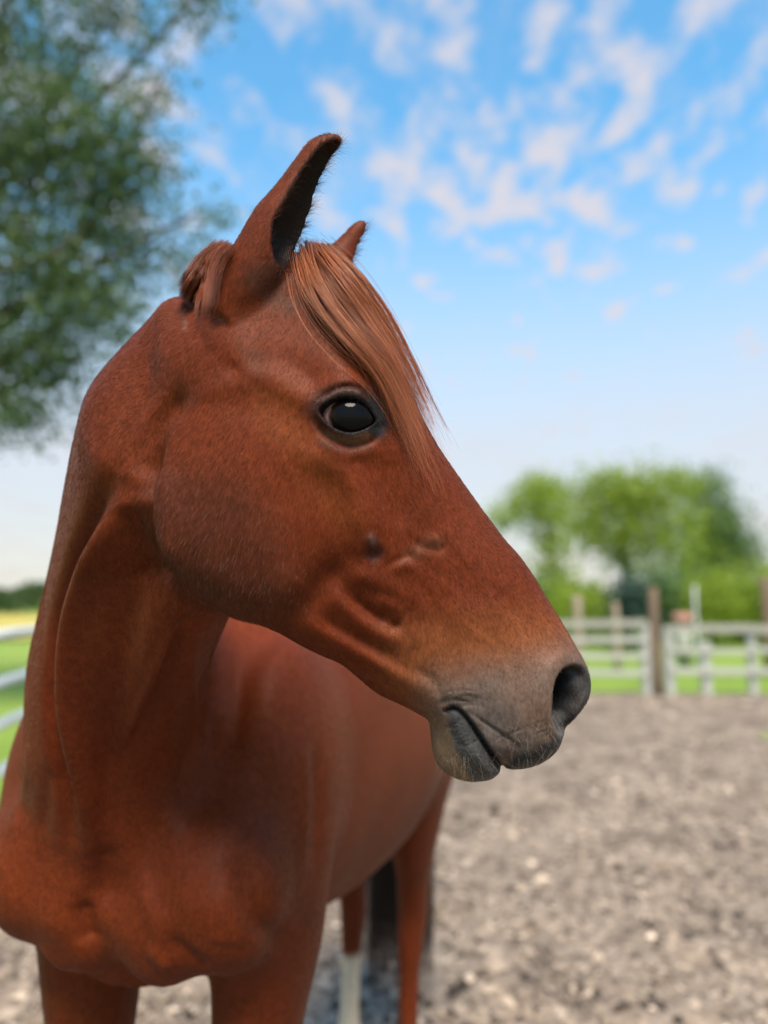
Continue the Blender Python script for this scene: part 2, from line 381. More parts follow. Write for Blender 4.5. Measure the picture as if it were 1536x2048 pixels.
near = [bl(40, 60, D, 190, 110, .9, 1.2), bl(230, 30, D + .4, 160, 60, .8, .5), bl(60, 270, D, 170, 120, .9, 1.5), bl(230, 270, D - .3, 120, 110, .8, .8), bl(90, 420, D + .3, 200, 90, .9, 1.2), bl(260, 400, D, 110, 80, .7, .6),
        bl(60, 560, D, 150, 100, .9, 1.2), bl(190, 620, D - .2, 90, 80, .7, .7), bl(30, 720, D, 110, 70, .8, .7), bl(130, 740, D + .2, 70, 50, .6, .25), bl(20, 830, D, 80, 50, .6, .45), bl(330, 160, D, 60, 70, .5, .10), bl(400, 440, D, 60, 50, .4, .10), bl(320, 520, D, 90, 60, .5, .2), bl(230, 500, D, 80, 50, .5, .35), bl(400, 0, D, 60, 30, .5, .2),
        bl(-180, 100, D, 180, 200, 1.2, 1.5), bl(-160, 450, D, 180, 200, 1.2, 1.5), bl(-140, 750, D, 140, 120, 1.0, .8), bl(-200, -250, D, 250, 200, 1.3, 1.2), bl(120, -200, D, 220, 150, 1.2, 1.0)]
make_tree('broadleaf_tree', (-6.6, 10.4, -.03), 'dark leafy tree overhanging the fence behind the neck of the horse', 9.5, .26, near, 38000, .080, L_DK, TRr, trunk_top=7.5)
D = 32.0
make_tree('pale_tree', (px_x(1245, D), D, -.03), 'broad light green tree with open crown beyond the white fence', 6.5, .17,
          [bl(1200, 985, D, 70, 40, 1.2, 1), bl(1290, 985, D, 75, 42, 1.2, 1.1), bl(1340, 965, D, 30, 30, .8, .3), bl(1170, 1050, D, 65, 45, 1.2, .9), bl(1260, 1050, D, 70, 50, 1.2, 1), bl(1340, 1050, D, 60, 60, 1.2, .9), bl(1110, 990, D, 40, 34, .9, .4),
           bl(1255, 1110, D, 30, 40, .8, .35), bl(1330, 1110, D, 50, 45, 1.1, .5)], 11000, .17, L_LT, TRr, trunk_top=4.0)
D = 30.0
make_tree('slender_tree', (px_x(1104, D), D, -.03), 'slender light green tree with thin crown standing closest to the horse\'s nose', 5.2, .13,
          [bl(1070, 985, D, 34, 30, .7, .6), bl(1030, 1020, D, 30, 26, .6, .3), bl(1010, 1045, D, 24, 24, .5, .2), bl(1095, 1030, D, 30, 28, .6, .4), bl(1106, 1110, D, 16, 60, .4, .5), bl(1100, 1160, D, 26, 30, .5, .5)], 4200, .15, L_LT, TRr, trunk_top=4.2)
D = 38.0
make_tree('dark_tree', (px_x(1440, D), D, -.03), 'greyer green pointed tree behind the white fence, right of the pale tree', 6.2, .17,
          [bl(1410, 985, D, 36, 40, 1.0, .6), bl(1425, 1050, D, 60, 50, 1.3, 1), bl(1460, 1100, D, 60, 45, 1.3, 1), bl(1440, 1150, D, 80, 40, 1.3, 1), bl(1400, 1110, D, 50, 50, 1.1, .7)], 12000, .16, L_MD, TRr, trunk_top=4.2)
def shrub(name, u, D, label, ru, vt, n, mat, leaf=.12, cat='shrub', group='shrubs beyond the fence'):
    zt = px_z(vt, D); w = ru / FPX * D
    bs = [((px_x(u, D) + TRr.uniform(-.5, .5) * w, D + TRr.normal() * .2, zt * TRr.uniform(.35, .7)), (w * .6, .6, zt * .38), 1) for _ in range(5)]
    make_tree(name, (px_x(u, D), D, -.03), label, zt, .05, bs, n, leaf, mat, TRr, group, trunk_top=zt * .5, cat=cat)
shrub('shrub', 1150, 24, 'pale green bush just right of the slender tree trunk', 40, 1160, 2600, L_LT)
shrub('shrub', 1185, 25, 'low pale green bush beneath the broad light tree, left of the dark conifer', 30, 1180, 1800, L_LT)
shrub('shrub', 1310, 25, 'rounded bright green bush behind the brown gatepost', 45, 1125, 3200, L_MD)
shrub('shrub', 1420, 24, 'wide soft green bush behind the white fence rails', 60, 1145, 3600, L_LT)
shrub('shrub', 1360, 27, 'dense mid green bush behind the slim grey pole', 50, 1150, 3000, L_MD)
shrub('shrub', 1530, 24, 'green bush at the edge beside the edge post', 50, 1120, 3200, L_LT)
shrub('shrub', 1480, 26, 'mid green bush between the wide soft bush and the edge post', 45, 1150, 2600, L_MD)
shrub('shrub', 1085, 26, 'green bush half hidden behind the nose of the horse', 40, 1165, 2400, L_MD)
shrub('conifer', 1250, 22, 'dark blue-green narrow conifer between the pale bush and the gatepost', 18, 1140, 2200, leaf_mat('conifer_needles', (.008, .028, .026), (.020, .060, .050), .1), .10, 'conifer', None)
# far hedge rows close the horizon
def hedge(name, x0, x1, y, h, n, mat, label, leaf):
    b = np.array(((x0 + x1) / 2, y, -.03)); x = TRr.uniform(x0, x1, n); top = h * (.75 + .25 * fbm2(x, x * 0, .8, 3, 5))
    C = np.stack([x, y + TRr.normal(size=n) * .6, top * TRr.random(n) ** .6], 1)
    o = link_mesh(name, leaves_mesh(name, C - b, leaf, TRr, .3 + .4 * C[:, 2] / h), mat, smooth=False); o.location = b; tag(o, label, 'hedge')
hedge('hedge', -62, -18, 62, 2.9, 16000, L_DK, 'dark green hedge on the horizon behind the yellow field', .34)
hedge('hedge', 2, 52, 58, 2.4, 15000, L_MD, 'long far hedge on the horizon behind the bushes and trees', .34)
hedge('hedge', -18, 2, 66, 2.6, 6000, L_DK, 'far hedge on the horizon hidden mostly behind the horse', .34)
# ------------------------------------------------------------------ the horse: body as one sculpted surface
def pchip(x, y, xq):
    x = np.asarray(x, float); y = np.asarray(y, float)
    h = np.diff(x); d = np.diff(y) / h; m = np.zeros_like(y)
    for i in range(1, len(x) - 1):
        if d[i - 1] * d[i] > 0:
            w1, w2 = 2 * h[i] + h[i - 1], h[i] + 2 * h[i - 1]
            m[i] = (w1 + w2) / (w1 / d[i - 1] + w2 / d[i])
    m[0], m[-1] = d[0], d[-1]
    i = np.clip(np.searchsorted(x, xq) - 1, 0, len(h) - 1)
    t = np.clip((xq - x[i]) / h[i], 0, 1)
    return ((2*t**3 - 3*t**2 + 1) * y[i] + (t**3 - 2*t**2 + t) * h[i] * m[i] + (-2*t**3 + 3*t**2) * y[i+1] + (t**3 - t**2) * h[i] * m[i+1])
def smin(a, b, k):
    h = np.maximum(k - np.abs(a - b), 0) / k
    return np.minimum(a, b) - h * h * k * 0.25
def smax(a, b, k): return -smin(-a, -b, k)
def nrm(v):
    v = np.asarray(v, float); return v / np.linalg.norm(v)
class Loft:
    """elliptical sections along a straight chord; rows: t, offset1, offset2, radius1, radius2, twist(deg)"""
    def __init__(s, A, B, e1, rows):
        s.A = np.asarray(A, float); d = np.asarray(B, float) - s.A; s.L = np.linalg.norm(d); s.ax = d / s.L
        e1 = np.asarray(e1, float); e1 = e1 - s.ax * e1.dot(s.ax); s.e1 = nrm(e1); s.e2 = np.cross(s.ax, s.e1)
        R = np.array(rows, float)
        if R.shape[1] == 5: R = np.hstack([R, np.zeros((len(R), 1))])
        s.t0, s.t1 = R[0, 0], R[-1, 0]
        q = np.linspace(s.t0, s.t1, 120); s.q = q
        s.T = [pchip(R[:, 0], R[:, j], q) for j in range(1, 6)]
    def __call__(s, P):
        v = P - s.A; t = v @ s.ax / s.L
        o1, o2, r1, r2, tw = [np.interp(t, s.q, c) for c in s.T]
        a = v @ s.e1 - o1; b = v @ s.e2 - o2
        tw = np.radians(tw); c, n = np.cos(tw), np.sin(tw)
        a, b = a * c + b * n, -a * n + b * c
        ka, kb = a / r1, b / r2
        k0 = np.sqrt(ka * ka + kb * kb) + 1e-9; k1 = np.sqrt((ka / r1) ** 2 + (kb / r2) ** 2) + 1e-6
        d = k0 * (k0 - 1) / k1
        over = np.maximum(s.t0 - t, t - s.t1) * s.L
        return np.where(over > 0, np.hypot(np.maximum(d, 0), over), np.maximum(d, over))
class SecLoft(Loft):
    """the same, with sections given as world centre, sagittal direction, radii"""
    def __init__(s, secs):
        A = np.asarray(secs[0][0], float); B = np.asarray(secs[-1][0], float)
        d = B - A; L = np.linalg.norm(d); ax = d / L
        e1 = nrm(np.asarray(secs[0][1], float) - ax * np.dot(secs[0][1], ax)); e2 = np.cross(ax, e1)
        rows = []
        for c, sd, a, b in secs:
            v = np.asarray(c, float) - A; sd = np.asarray(sd, float); sd = sd - ax * sd.dot(ax)
            rows.append((v.dot(ax) / L, v.dot(e1), v.dot(e2), a, b, math.degrees(math.atan2(sd.dot(e2), sd.dot(e1)))))
        Loft.__init__(s, A, B, e1, rows)
def ellipsoid(P, c, r, axes=None):
    v = P - np.asarray(c, float)
    if axes is not None: v = v @ np.asarray(axes, float).T
    r = np.asarray(r, float)
    k0 = np.sqrt(((v / r) ** 2).sum(-1)) + 1e-9; k1 = np.sqrt(((v / r ** 2) ** 2).sum(-1)) + 1e-6
    return k0 * (k0 - 1) / k1
def capsule(P, a, b, ra, rb):
    a = np.asarray(a, float); d = np.asarray(b, float) - a; v = P - a
    t = np.clip(v @ d / d.dot(d), 0, 1)
    return np.linalg.norm(v - t[:, None] * d, axis=-1) - (ra + (rb - ra) * t)
def axes_from(d, up=(0, 0, 1)):
    a = nrm(d); b = nrm(np.cross(up, a)); return np.array((a, b, np.cross(a, b)))

# ---- head: half-width map over the head's own median plane (x, z), mirrored to both sides
HY, HS = 0.84, 0.82                              # depth of the median plane, depth of the outline
HX0, HX1, HZ0, HZ1, HR = -0.36, 0.28, 1.18, 1.98, 0.00125
gx = np.arange(HX0, HX1, HR); gz = np.arange(HZ0, HZ1, HR)
GX, GZ = np.meshgrid(gx, gz, indexing='ij')
def hp(u, v, D=HS):
    p = at(u, v, D); return p[0], p[2]
def seg_dist(X, Z, a, b):
    ax, az = a; dx, dz = b[0] - ax, b[1] - az
    t = np.clip(((X - ax) * dx + (Z - az) * dz) / (dx * dx + dz * dz + 1e-12), 0, 1)
    return np.hypot(X - ax - t * dx, Z - az - t * dz), t
def poly_sd(X, Z, pts):
    d = np.full(X.shape, 9.0); ins = np.zeros(X.shape, bool); n = len(pts)
    for i in range(n):
        a, b = pts[i], pts[(i + 1) % n]
        d = np.minimum(d, seg_dist(X, Z, a, b)[0])
        c = ((a[1] > Z) != (b[1] > Z)) & (X < (b[0] - a[0]) * (Z - a[1]) / (b[1] - a[1] + 1e-12) + a[0])
        ins ^= c
    return np.where(ins, d, -d)
def spline_closed(pts, n=6):
    P = np.array(pts, float); m = len(P); out = []
    for i in range(m):
        p0, p1, p2, p3 = P[i - 1], P[i], P[(i + 1) % m], P[(i + 2) % m]
        for j in range(n):
            t = j / n
            out.append(0.5 * (2*p1 + (p2 - p0)*t + (2*p0 - 5*p1 + 4*p2 - p3)*t*t + (3*p1 - p0 - 3*p2 + p3)*t**3))
    return [tuple(o) for o in out]
OUTLINE = [(680, 525), (720, 578), (757, 648), (796, 728), (834, 806), (876, 884), (926, 957), (975, 1025), (1015, 1078), (1045, 1112),
           (1075, 1155), (1105, 1205), (1138, 1258), (1162, 1300), (1182, 1338), (1191, 1372), (1184, 1403), (1165, 1430), (1146, 1452), (1134, 1474),
           (1126, 1498), (1108, 1520), (1080, 1537), (1048, 1545), (1022, 1545), (1009, 1537), (1003, 1552), (984, 1567), (955, 1571), (925, 1567),
           (898, 1555), (878, 1535), (868, 1505), (864, 1472), (858, 1446), (835, 1430), (800, 1412), (755, 1390), (715, 1358), (680, 1330),
           (640, 1312), (600, 1292), (562, 1270), (520, 1251), (465, 1236), (415, 1208), (372, 1180), (335, 1148), (312, 1105), (301, 1050),
           (299, 985), (308, 920), (325, 850), (340, 770), (360, 690), (400, 610), (460, 540), (530, 503), (610, 497)]
OUT = spline_closed([hp(u, v) for u, v in OUTLINE], 4)
SD = poly_sd(GX, GZ, OUT)
# half-widths (photo pixel, metres)
HW = [(500, 560, .056), (430, 660, .064), (520, 720, .078), (600, 780, .090), (690, 740, .096), (690, 830, .100), (770, 800, .090), (640, 600, .070), (740, 650, .070),
      (500, 850, .090), (420, 930, .086), (450, 1040, .088), (560, 1000, .090), (450, 1140, .078), (330, 1000, .072), (345, 900, .070), (420, 1190, .066), (560, 1150, .080), (640, 960, .090),
      (750, 980, .082), (735, 1085, .076), (860, 900, .066), (890, 1000, .057), (960, 1090, .050), (1050, 1180, .045), (1110, 1260, .044), (850, 1120, .062), (900, 1220, .056),
      (800, 1220, .056), (700, 1180, .062), (640, 1230, .060), (700, 1290, .050), (780, 1340, .046), (950, 1340, .054), (1040, 1340, .053), (1120, 1380, .052), (1050, 1470, .050),
      (940, 1430, .050), (930, 1520, .040), (970, 1530, .040), (880, 1440, .046), (1180, 1370, .040), (820, 1400, .042), (560, 1250, .064), (480, 1210, .064)]
def tps(pts, vals, X, Z, lam=1e-4):
    P = np.array(pts); n = len(P)
    def U(r2): return 0.5 * r2 * np.log(r2 + 1e-12)
    K = U(((P[:, None] - P[None]) ** 2).sum(-1)) + lam * np.eye(n)
    A = np.zeros((n + 3, n + 3)); A[:n, :n] = K; A[:n, n] = 1; A[:n, n+1:] = P; A[n, :n] = 1; A[n+1:, :n] = P.T
    w = np.linalg.solve(A, np.concatenate([vals, [0, 0, 0]]))
    out = w[n] + w[n+1] * X + w[n+2] * Z
    for i in range(n): out = out + w[i] * U((X - P[i, 0]) ** 2 + (Z - P[i, 1]) ** 2)
    return out
W = tps([hp(u, v, HY - h) for u, v, h in HW], np.array([h for _, _, h in HW]), GX, GZ, 2e-5)
W = np.clip(W, 0.03, 0.11)
# roundness of the edge along the outline
RR = [(620, 500, .06), (760, 600, .075), (850, 800, .080), (930, 955, .066), (1045, 1112, .050), (1138, 1258, .045), (1188, 1370, .042), (1120, 1510, .040), (1020, 1545, .035),
      (950, 1570, .036), (870, 1500, .038), (820, 1425, .034), (700, 1345, .036), (560, 1270, .036), (415, 1208, .034), (305, 1050, .026), (310, 900, .036), (335, 780, .07), (360, 690, .09), (460, 540, .075)]
num = 0; den = 0
for u, v, r in RR:
    x, z = hp(u, v); w = 1 / ((GX - x) ** 2 + (GZ - z) ** 2 + 1e-4) ** 1.5
    num = num + w * r; den = den + w
RM = num / den
q = np.clip(SD / RM, None, 1.0)
Gm = W * W * np.where(q >= 0, 1 - (1 - np.clip(q, 0, 1)) ** 2, 2 * q)
Hm = np.sqrt(np.maximum(Gm, 0))
def hlook(arr, x, z):
    i = np.clip((np.asarray(x) - HX0) / HR, 0, len(gx) - 1.001); j = np.clip((np.asarray(z) - HZ0) / HR, 0, len(gz) - 1.001)
    a = i.astype(int); b = j.astype(int); fi, fj = i - a, j - b
    return arr[a, b]*(1-fi)*(1-fj) + arr[a+1, b]*fi*(1-fj) + arr[a, b+1]*(1-fi)*fj + arr[a+1, b+1]*fi*fj
H0 = Hm.copy()
def hs(u, v):
    """photo pixel of a surface feature -> head-plane coordinates"""
    h = 0.06
    for _ in range(6):
        x, z = hp(u, v, HY - h); h = float(hlook(H0, x, z))
    return x, z
def pxm(n): return n * 0.755 / FPX               # a length in photo pixels on the near cheek, metres
def window(P, pad):
    P = np.asarray(P); i0, i1 = np.clip(((np.array((P[:, 0].min() - pad, P[:, 0].max() + pad)) - HX0) / HR).astype(int) + (0, 2), 0, len(gx))
    j0, j1 = np.clip(((np.array((P[:, 1].min() - pad, P[:, 1].max() + pad)) - HZ0) / HR).astype(int) + (0, 2), 0, len(gz))
    return slice(i0, i1), slice(j0, j1)
def strokemap(pts, width, taper=False):
    P = spline_open([hs(u, v) for u, v in pts], 5); w = window(P, 3 * pxm(width)); X, Z = GX[w], GZ[w]
    d = np.full(X.shape, 9.0); tt = np.zeros(X.shape); m = len(P) - 1
    for i in range(m):
        e, t = seg_dist(X, Z, P[i], P[i + 1]); k = e < d
        d = np.where(k, e, d); tt = np.where(k, (i + t) / m, tt)
    g = np.exp(-(d / pxm(width)) ** 2)
    if taper: g = g * np.clip(np.sin(np.pi * np.clip(tt * 0.86 + 0.07, 0, 1)) * 1.4, 0, 1)
    out = np.zeros(GX.shape); out[w] = g
    return out
def poly_map(P):
    w = window(P, .03); out = np.full(GX.shape, -.05); out[w] = poly_sd(GX[w], GZ[w], P); return out
def dab(pts, width, amp, taper=True):
    global Hm
    pts = pts if isinstance(pts, list) else [pts]
    if len(pts) == 1:
        x, z = hs(*pts[0]); g = np.exp(-((GX - x) ** 2 + (GZ - z) ** 2) / pxm(width) ** 2)
    else: g = strokemap(pts, width, taper)
    Hm = Hm + amp * g * np.clip(H0 / 0.025, 0, 1)
mm = 0.001
def ss(x): x = np.clip(x, 0, 1); return x * x * (3 - 2 * x)
MR = 0.0012
# bone and muscle
dab([(500, 722)], 34, -6*MR); dab([(525, 738)], 22, -4*MR); dab([(455, 760), (480, 735)], 26, -2.5*MR)
dab([(530, 705), (590, 735), (650, 770)], 26, -2.5*MR)                                      # hollow above the eye
dab([(560, 770), (610, 800), (650, 850)], 24, 3*MR)                                          # zygomatic arch
dab([(380, 800), (440, 775), (540, 765)], 22, 3*MR)
dab([(600, 905), (680, 940), (730, 1020), (755, 1080)], 30, 5.5*MR)                          # facial crest
dab([(700, 1010), (720, 1070), (735, 1110)], 20, 2*MR)
dab([(770, 900), (790, 980), (800, 1060)], 40, -3.5*MR)
dab([(820, 930), (850, 1000), (860, 1050)], 34, 1.5*MR)
dab([(748, 1108)], 15, -5.5*MR); dab([(742, 1078)], 12, 2.5*MR)
dab([(690, 1120), (650, 1160), (600, 1215), (560, 1245)], 30, -6*MR)                         # front edge of the masseter
dab([(600, 1150), (560, 1200)], 40, 3*MR)
dab([(775, 1130), (800, 1118), (820, 1112), (838, 1128)], 9, -1.6*MR); dab([(790, 1140), (815, 1127), (830, 1145)], 9, 1.3*MR)
dab([(825, 1080), (850, 1095), (880, 1100), (885, 1085)], 9, -1.6*MR); dab([(850, 1078), (880, 1076)], 10, 1.4*MR)
dab([(690, 1150), (740, 1158), (790, 1180), (830, 1215)], 22, 4*MR)                          # cheek muscle folds
dab([(660, 1180), (700, 1222), (750, 1262), (810, 1285)], 19, 4.5*MR)
dab([(700, 1192), (735, 1222), (780, 1250)], 12, -3.5*MR); dab([(790, 1250)], 11, -3.5*MR)
dab([(745, 1196), (785, 1212), (808, 1232)], 15, 3*MR)
dab([(630, 1225), (680, 1262), (740, 1290), (800, 1330)], 17, -3.5*MR)
dab([(640, 1262), (690, 1290), (770, 1345), (830, 1385)], 18, 3.2*MR)
dab([(690, 1320), (740, 1335), (800, 1372), (845, 1410)], 13, -3.2*MR)
dab([(820, 1250), (850, 1290), (860, 1330)], 20, 2*MR); dab([(835, 1340), (870, 1365), (880, 1400)], 10, -2*MR)
dab([(890, 1060), (940, 1130), (1000, 1230)], 7, 1.0*MR); dab([(560, 900), (600, 1000), (610, 1090)], 7, .8*MR); dab([(860, 1150), (910, 1190), (930, 1250), (990, 1290)], 6, 1.0*MR)
dab([(770, 1120), (830, 1160), (880, 1240)], 24, 2*MR); dab([(830, 1150), (870, 1215), (890, 1260)], 14, -2*MR)
dab([(880, 1250), (940, 1230), (1020, 1240)], 40, 1.5*MR)
dab([(1000, 1180), (1060, 1260), (1090, 1310)], 18, -2.2*MR)
dab([(300, 1000), (305, 1060), (320, 1110), (345, 1150)], 14, 2.5*MR)                        # rim of the jaw
dab([(420, 640), (440, 600)], 20, -4*MR)
dab([(350, 1010), (420, 1130), (520, 1210)], 36, 2*MR)
# eye: lids and opening
EYE_O = [(638, 821), (654, 807), (676, 798), (700, 796), (724, 804), (740, 820), (750, 840), (745, 848), (728, 858), (705, 864), (680, 861), (660, 850), (645, 835)]
EP = spline_closed([hs(u, v) for u, v in EYE_O], 4)
de = poly_map(EP)
dab([(640, 800), (690, 770), (740, 790), (765, 835)], 26, 5*mm)                              # brow
dab([(630, 812), (655, 788), (690, 775), (728, 782), (752, 815), (760, 850)], 6.5, -4.2*mm)   # upper lid crease
dab([(640, 808), (672, 786), (705, 783), (735, 800), (748, 828)], 6, 2.2*mm)
dab([(640, 832), (668, 862), (705, 876), (740, 862)], 7, 3.2*mm)                             # lower lid
dab([(628, 842), (655, 876), (700, 893), (738, 884), (765, 862)], 7, -3.6*mm)                # crease below
dab([(640, 880), (690, 908), (740, 900)], 13, 3*mm)
dab([(745, 845), (760, 855), (768, 845)], 8, -3*mm)
dab([(770, 800), (785, 840), (780, 880)], 22, -2.5*mm)
rim = np.exp(-((de + 0.0016) / 0.0022) ** 2)
Hm = Hm + 1.6*mm * rim
Hm = Hm - 0.030 * ss((de + 0.0004) / 0.0035)
# nostril
NOS_O = [(1104, 1440), (1104, 1405), (1106, 1378), (1115, 1350), (1130, 1333), (1150, 1327), (1170, 1334), (1184, 1356), (1186, 1380), (1176, 1400), (1160, 1422), (1146, 1442), (1136, 1462), (1122, 1472), (1110, 1460)]
NPp = spline_closed([hs(u, v) for u, v in NOS_O], 4); dn = poly_map(NPp)
dab([(1085, 1450), (1085, 1400), (1095, 1350), (1130, 1312), (1165, 1318)], 16, 4.5*mm)
xl, xr = hs(1103, 1400)[0], hs(1183, 1400)[0]
fall = np.clip((GX - xl) / (xr - xl), 0, 1); zt = hs(1110, 1345)[1]; zb = hs(1118, 1468)[1]
vert = np.clip((GZ - zb) / (zt - zb), 0, 1)
Hm = Hm + 1.2*mm * np.exp(-((dn + 0.002) / 0.003) ** 2) * (fall < 0.6)
Hm = Hm - (0.012 + 0.044 * (1 - fall) ** 0.9 * (0.25 + 0.75 * ss(vert * 1.6))) * ss((dn + 0.0005) / (0.004 + 0.012 * fall)) * (1 - 0.75 * fall)
# mouth
MOUTH = [(893, 1422), (908, 1417), (925, 1427), (945, 1452), (965, 1483), (985, 1512), (1003, 1535), (1012, 1546)]
Hm = Hm - 9*mm * strokemap(MOUTH, 4.2) * np.clip(H0 / 0.02, 0, 1)
dab([(905, 1440), (930, 1480), (960, 1525), (985, 1550)], 17, 4*mm, False)                   # lower lip roll
dab([(870, 1440), (885, 1490), (905, 1530)], 14, -2.5*mm)
dab([(935, 1425), (960, 1460), (985, 1500)], 16, 3*mm)
dab([(900, 1390), (935, 1385), (950, 1400)], 14, 2*mm); dab([(880, 1405), (900, 1400)], 8, -2*mm)
rng = np.random.default_rng(3)
for k in range(7):                                                                            # wrinkles of the lower lip
    t = 0.10 + 0.055 * k; cx, cy = 896 + 80 * t, 1430 + 130 * t
    dab([(cx - 14, cy + 8 + rng.normal() * 2), (cx + 4, cy + 4), (cx + 24, cy - 6)], 2.4, -2.4*mm)
for k in range(9):
    cx, cy = 905 + rng.uniform(0, 55), 1375 + rng.uniform(0, 35)
    dab([(cx - 30, cy + 10), (cx, cy + rng.normal() * 3), (cx + 30, cy + 8)], 2.8, -1.4*mm)
for k in range(8):
    t = k / 8; cx, cy = 960 + 90 * t, 1440 + 60 * t
    dab([(cx - 26, cy - 18), (cx, cy), (cx + 14, cy + 30)], 3.0, -1.4*mm)
for k in range(6):
    dab([(1040 - 12*k, 1500 - 3*k), (1080 - 6*k, 1496 - 8*k), (1112 - 4*k, 1480 - 8*k)], 3.0, -1.6*mm)
Hm = np.maximum(Hm, np.where(SD > 0, 0.004, -1))
Gm2 = np.where(SD > 0, np.sign(Hm) * Hm * Hm, Gm)
dGx, dGz = np.gradient(Gm2, HR)
def head_sd(P):
    x, y, z = P[:, 0], P[:, 1], P[:, 2]
    l = y - HY
    ox = np.maximum(np.maximum(HX0 + 0.003 - x, x - HX1 + 0.003), 0); oz = np.maximum(np.maximum(HZ0 + 0.003 - z, z - HZ1 + 0.003), 0)
    g = hlook(Gm2, x, z); a = hlook(dGx, x, z); b = hlook(dGz, x, z)
    f = l * l - g
    d = f / np.sqrt(4 * l * l + a * a + b * b + 1e-5)
    return np.clip(d, -0.2, 0.4) + np.hypot(ox, oz)
# ---- ears
def make_ear(base, tip, k, toward, opening, tab):
    """tab rows: t, half-width, hook; the hollow opens towards `opening`"""
    ax = nrm(tip - base); e1 = nrm(toward - ax * np.dot(toward, ax)); e2 = np.cross(ax, e1)
    outer = Loft(base, tip, e1, [(t, h * k, 0, w * k, w * k * .86) for t, w, h in tab])
    o = nrm(opening - ax * np.dot(opening, ax)); o1, o2 = np.dot(o, e1), np.dot(o, e2)
    T = [r[0] for r in tab]; rows2 = []
    for t, f in ((.10, .30), (.17, .62), (.30, .84), (.5, .88), (.7, .84), (.86, .72), (.95, .45)):
        w = np.interp(t, T, [r[1] for r in tab]) * k; h = np.interp(t, T, [r[2] for r in tab]) * k
        rows2.append((t, h + o1 * w * (1.12 - .5 * f), o2 * w * (1.12 - .5 * f), w * f, w * f * .86))
    return outer, Loft(base, tip, e1, rows2)
EAR_T = [(-.35, .020, 0), (-.1, .027, 0), (.05, .0290, 0), (.2, .0290, 0), (.324, .0285, 0), (.5, .0240, .001), (.72, .0172, -.001), (.845, .0150, -.001), (.93, .0118, .003), (.975, .0085, .007), (1.0, .0035, .010)]
EAR_N = make_ear(at(506, 540, .775), at(662, 264, .765), 1.0, np.array((1, 0, 0.3)), nrm((1.0, -.34, 0)), EAR_T)
EAR_F = make_ear(at(634, 592, .905), at(728, 442, .90), 0.92, np.array((1, 0, 0.3)), nrm((1.0, .62, 0)), [(t, w * (1.15 - .45 * max(t, 0)), h * .1) for t, w, h in EAR_T])
def ear_sd(P, E):
    return smax(E[0](P), -E[1](P), 0.004)
# ---- neck, trunk, legs
NECK = SecLoft([((-.10, .80, 1.745), (.45, 0, -.89), .10, .050), ((-.150, .843, 1.750), (.42, 0, -.90), .155, .076), ((-.238, .882, 1.658), (.38, -.1, -.92), .163, .096),
                ((-.304, .995, 1.560), (.32, -.45, -.83), .175, .107), ((-.376, 1.14, 1.430), (.15, -.7, -.7), .20, .125),
                ((-.395, 1.27, 1.290), (.05, -.8, -.6), .245, .150), ((-.385, 1.42, 1.140), (0, -.8, -.6), .30, .18)])
BDIR = nrm((.262, .965, 0)); BLAT = np.array((BDIR[1], -BDIR[0], 0))      # body axis (towards the rump); lateral = the horse's left
CH = np.array((-.365, 1.16, 0.0))
def body_pt(t, lat, z): return CH + BDIR * t + BLAT * lat + np.array((0, 0, z))
def trunk_rows(R): return [(t, 0.5 * (zt + zb), 0.0, 0.5 * (zt - zb), hw) for t, zb, zt, hw in R]
TRUNK = Loft(CH, CH + BDIR, (0, 0, 1), trunk_rows([(-.03, 1.06, 1.23, .10), (.03, .99, 1.32, .165), (.12, .94, 1.42, .205), (.28, .89, 1.52, .23), (.45, .85, 1.57, .250),
              (.65, .82, 1.53, .272), (.85, .82, 1.50, .290), (1.05, .85, 1.50, .286), (1.25, .90, 1.53, .272), (1.42, .96, 1.53, .27), (1.55, 1.0, 1.47, .22), (1.63, 1.08, 1.38, .12)]))
def leg(rows):
    """rows: x, y, z, radius across, radius along"""
    R = sorted(rows, key=lambda r: r[2]); zs = [r[2] for r in R]; z0, z1 = zs[0], zs[-1]
    return Loft((0, 0, z0), (0, 0, z1), BLAT, [((r[2] - z0) / (z1 - z0), np.dot((r[0], r[1], 0), BLAT), np.dot((r[0], r[1], 0), np.cross((0, 0, 1), BLAT)), r[3], r[4]) for r in R])
def fore(side, t, dx=0.0):
    def p(lat, dt, z): return body_pt(t + dt, side * lat + dx, z)
    return leg([(*p(.150, .02, 1.12), .075, .12), (*p(.150, .02, .98), .080, .105), (*p(.143, .01, .86), .068, .085), (*p(.133, .0, .74), .054, .062), (*p(.127, -.01, .60), .043, .047),
                (*p(.124, -.015, .50), .043, .045), (*p(.122, -.01, .42), .034, .038), (*p(.120, 0, .34), .026, .031), (*p(.120, 0, .24), .027, .034),
                (*p(.120, -.005, .19), .034, .042), (*p(.120, -.02, .13), .030, .034), (*p(.120, -.035, .085), .038, .044), (*p(.120, -.045, .065), .046, .055), (*p(.120, -.06, .004), .058, .07)])
def hind(x, y, dlat, lean):
    o = np.array((x, y, 0.0))
    def p(dt, z, l=0): q_ = o + BDIR * dt + BLAT * l + np.array((0, 0, z)); return q_
    up = dlat
    return leg([(*p(.02, 1.22, up), .10, .17), (*p(.0, 1.05, up), .10, .16), (*p(-.03, .92, up * .8), .082, .125), (*p(-.0, .78, up * .55), .058, .085), (*p(.045, .68, up * .3), .045, .062),
                (*p(.075, .58, up * .1), .041, .058), (*p(.062, .50), .036, .046), (*p(.05, .42), .028, .036), (*p(.04, .33), .027, .034), (*p(.03, .25), .029, .036),
                (*p(.02, .20), .037, .044), (*p(-.005, .14), .032, .035), (*p(-.02, .09), .040, .046), (*p(-.03, .065), .047, .056), (*p(-.045, .004), .058, .07)])
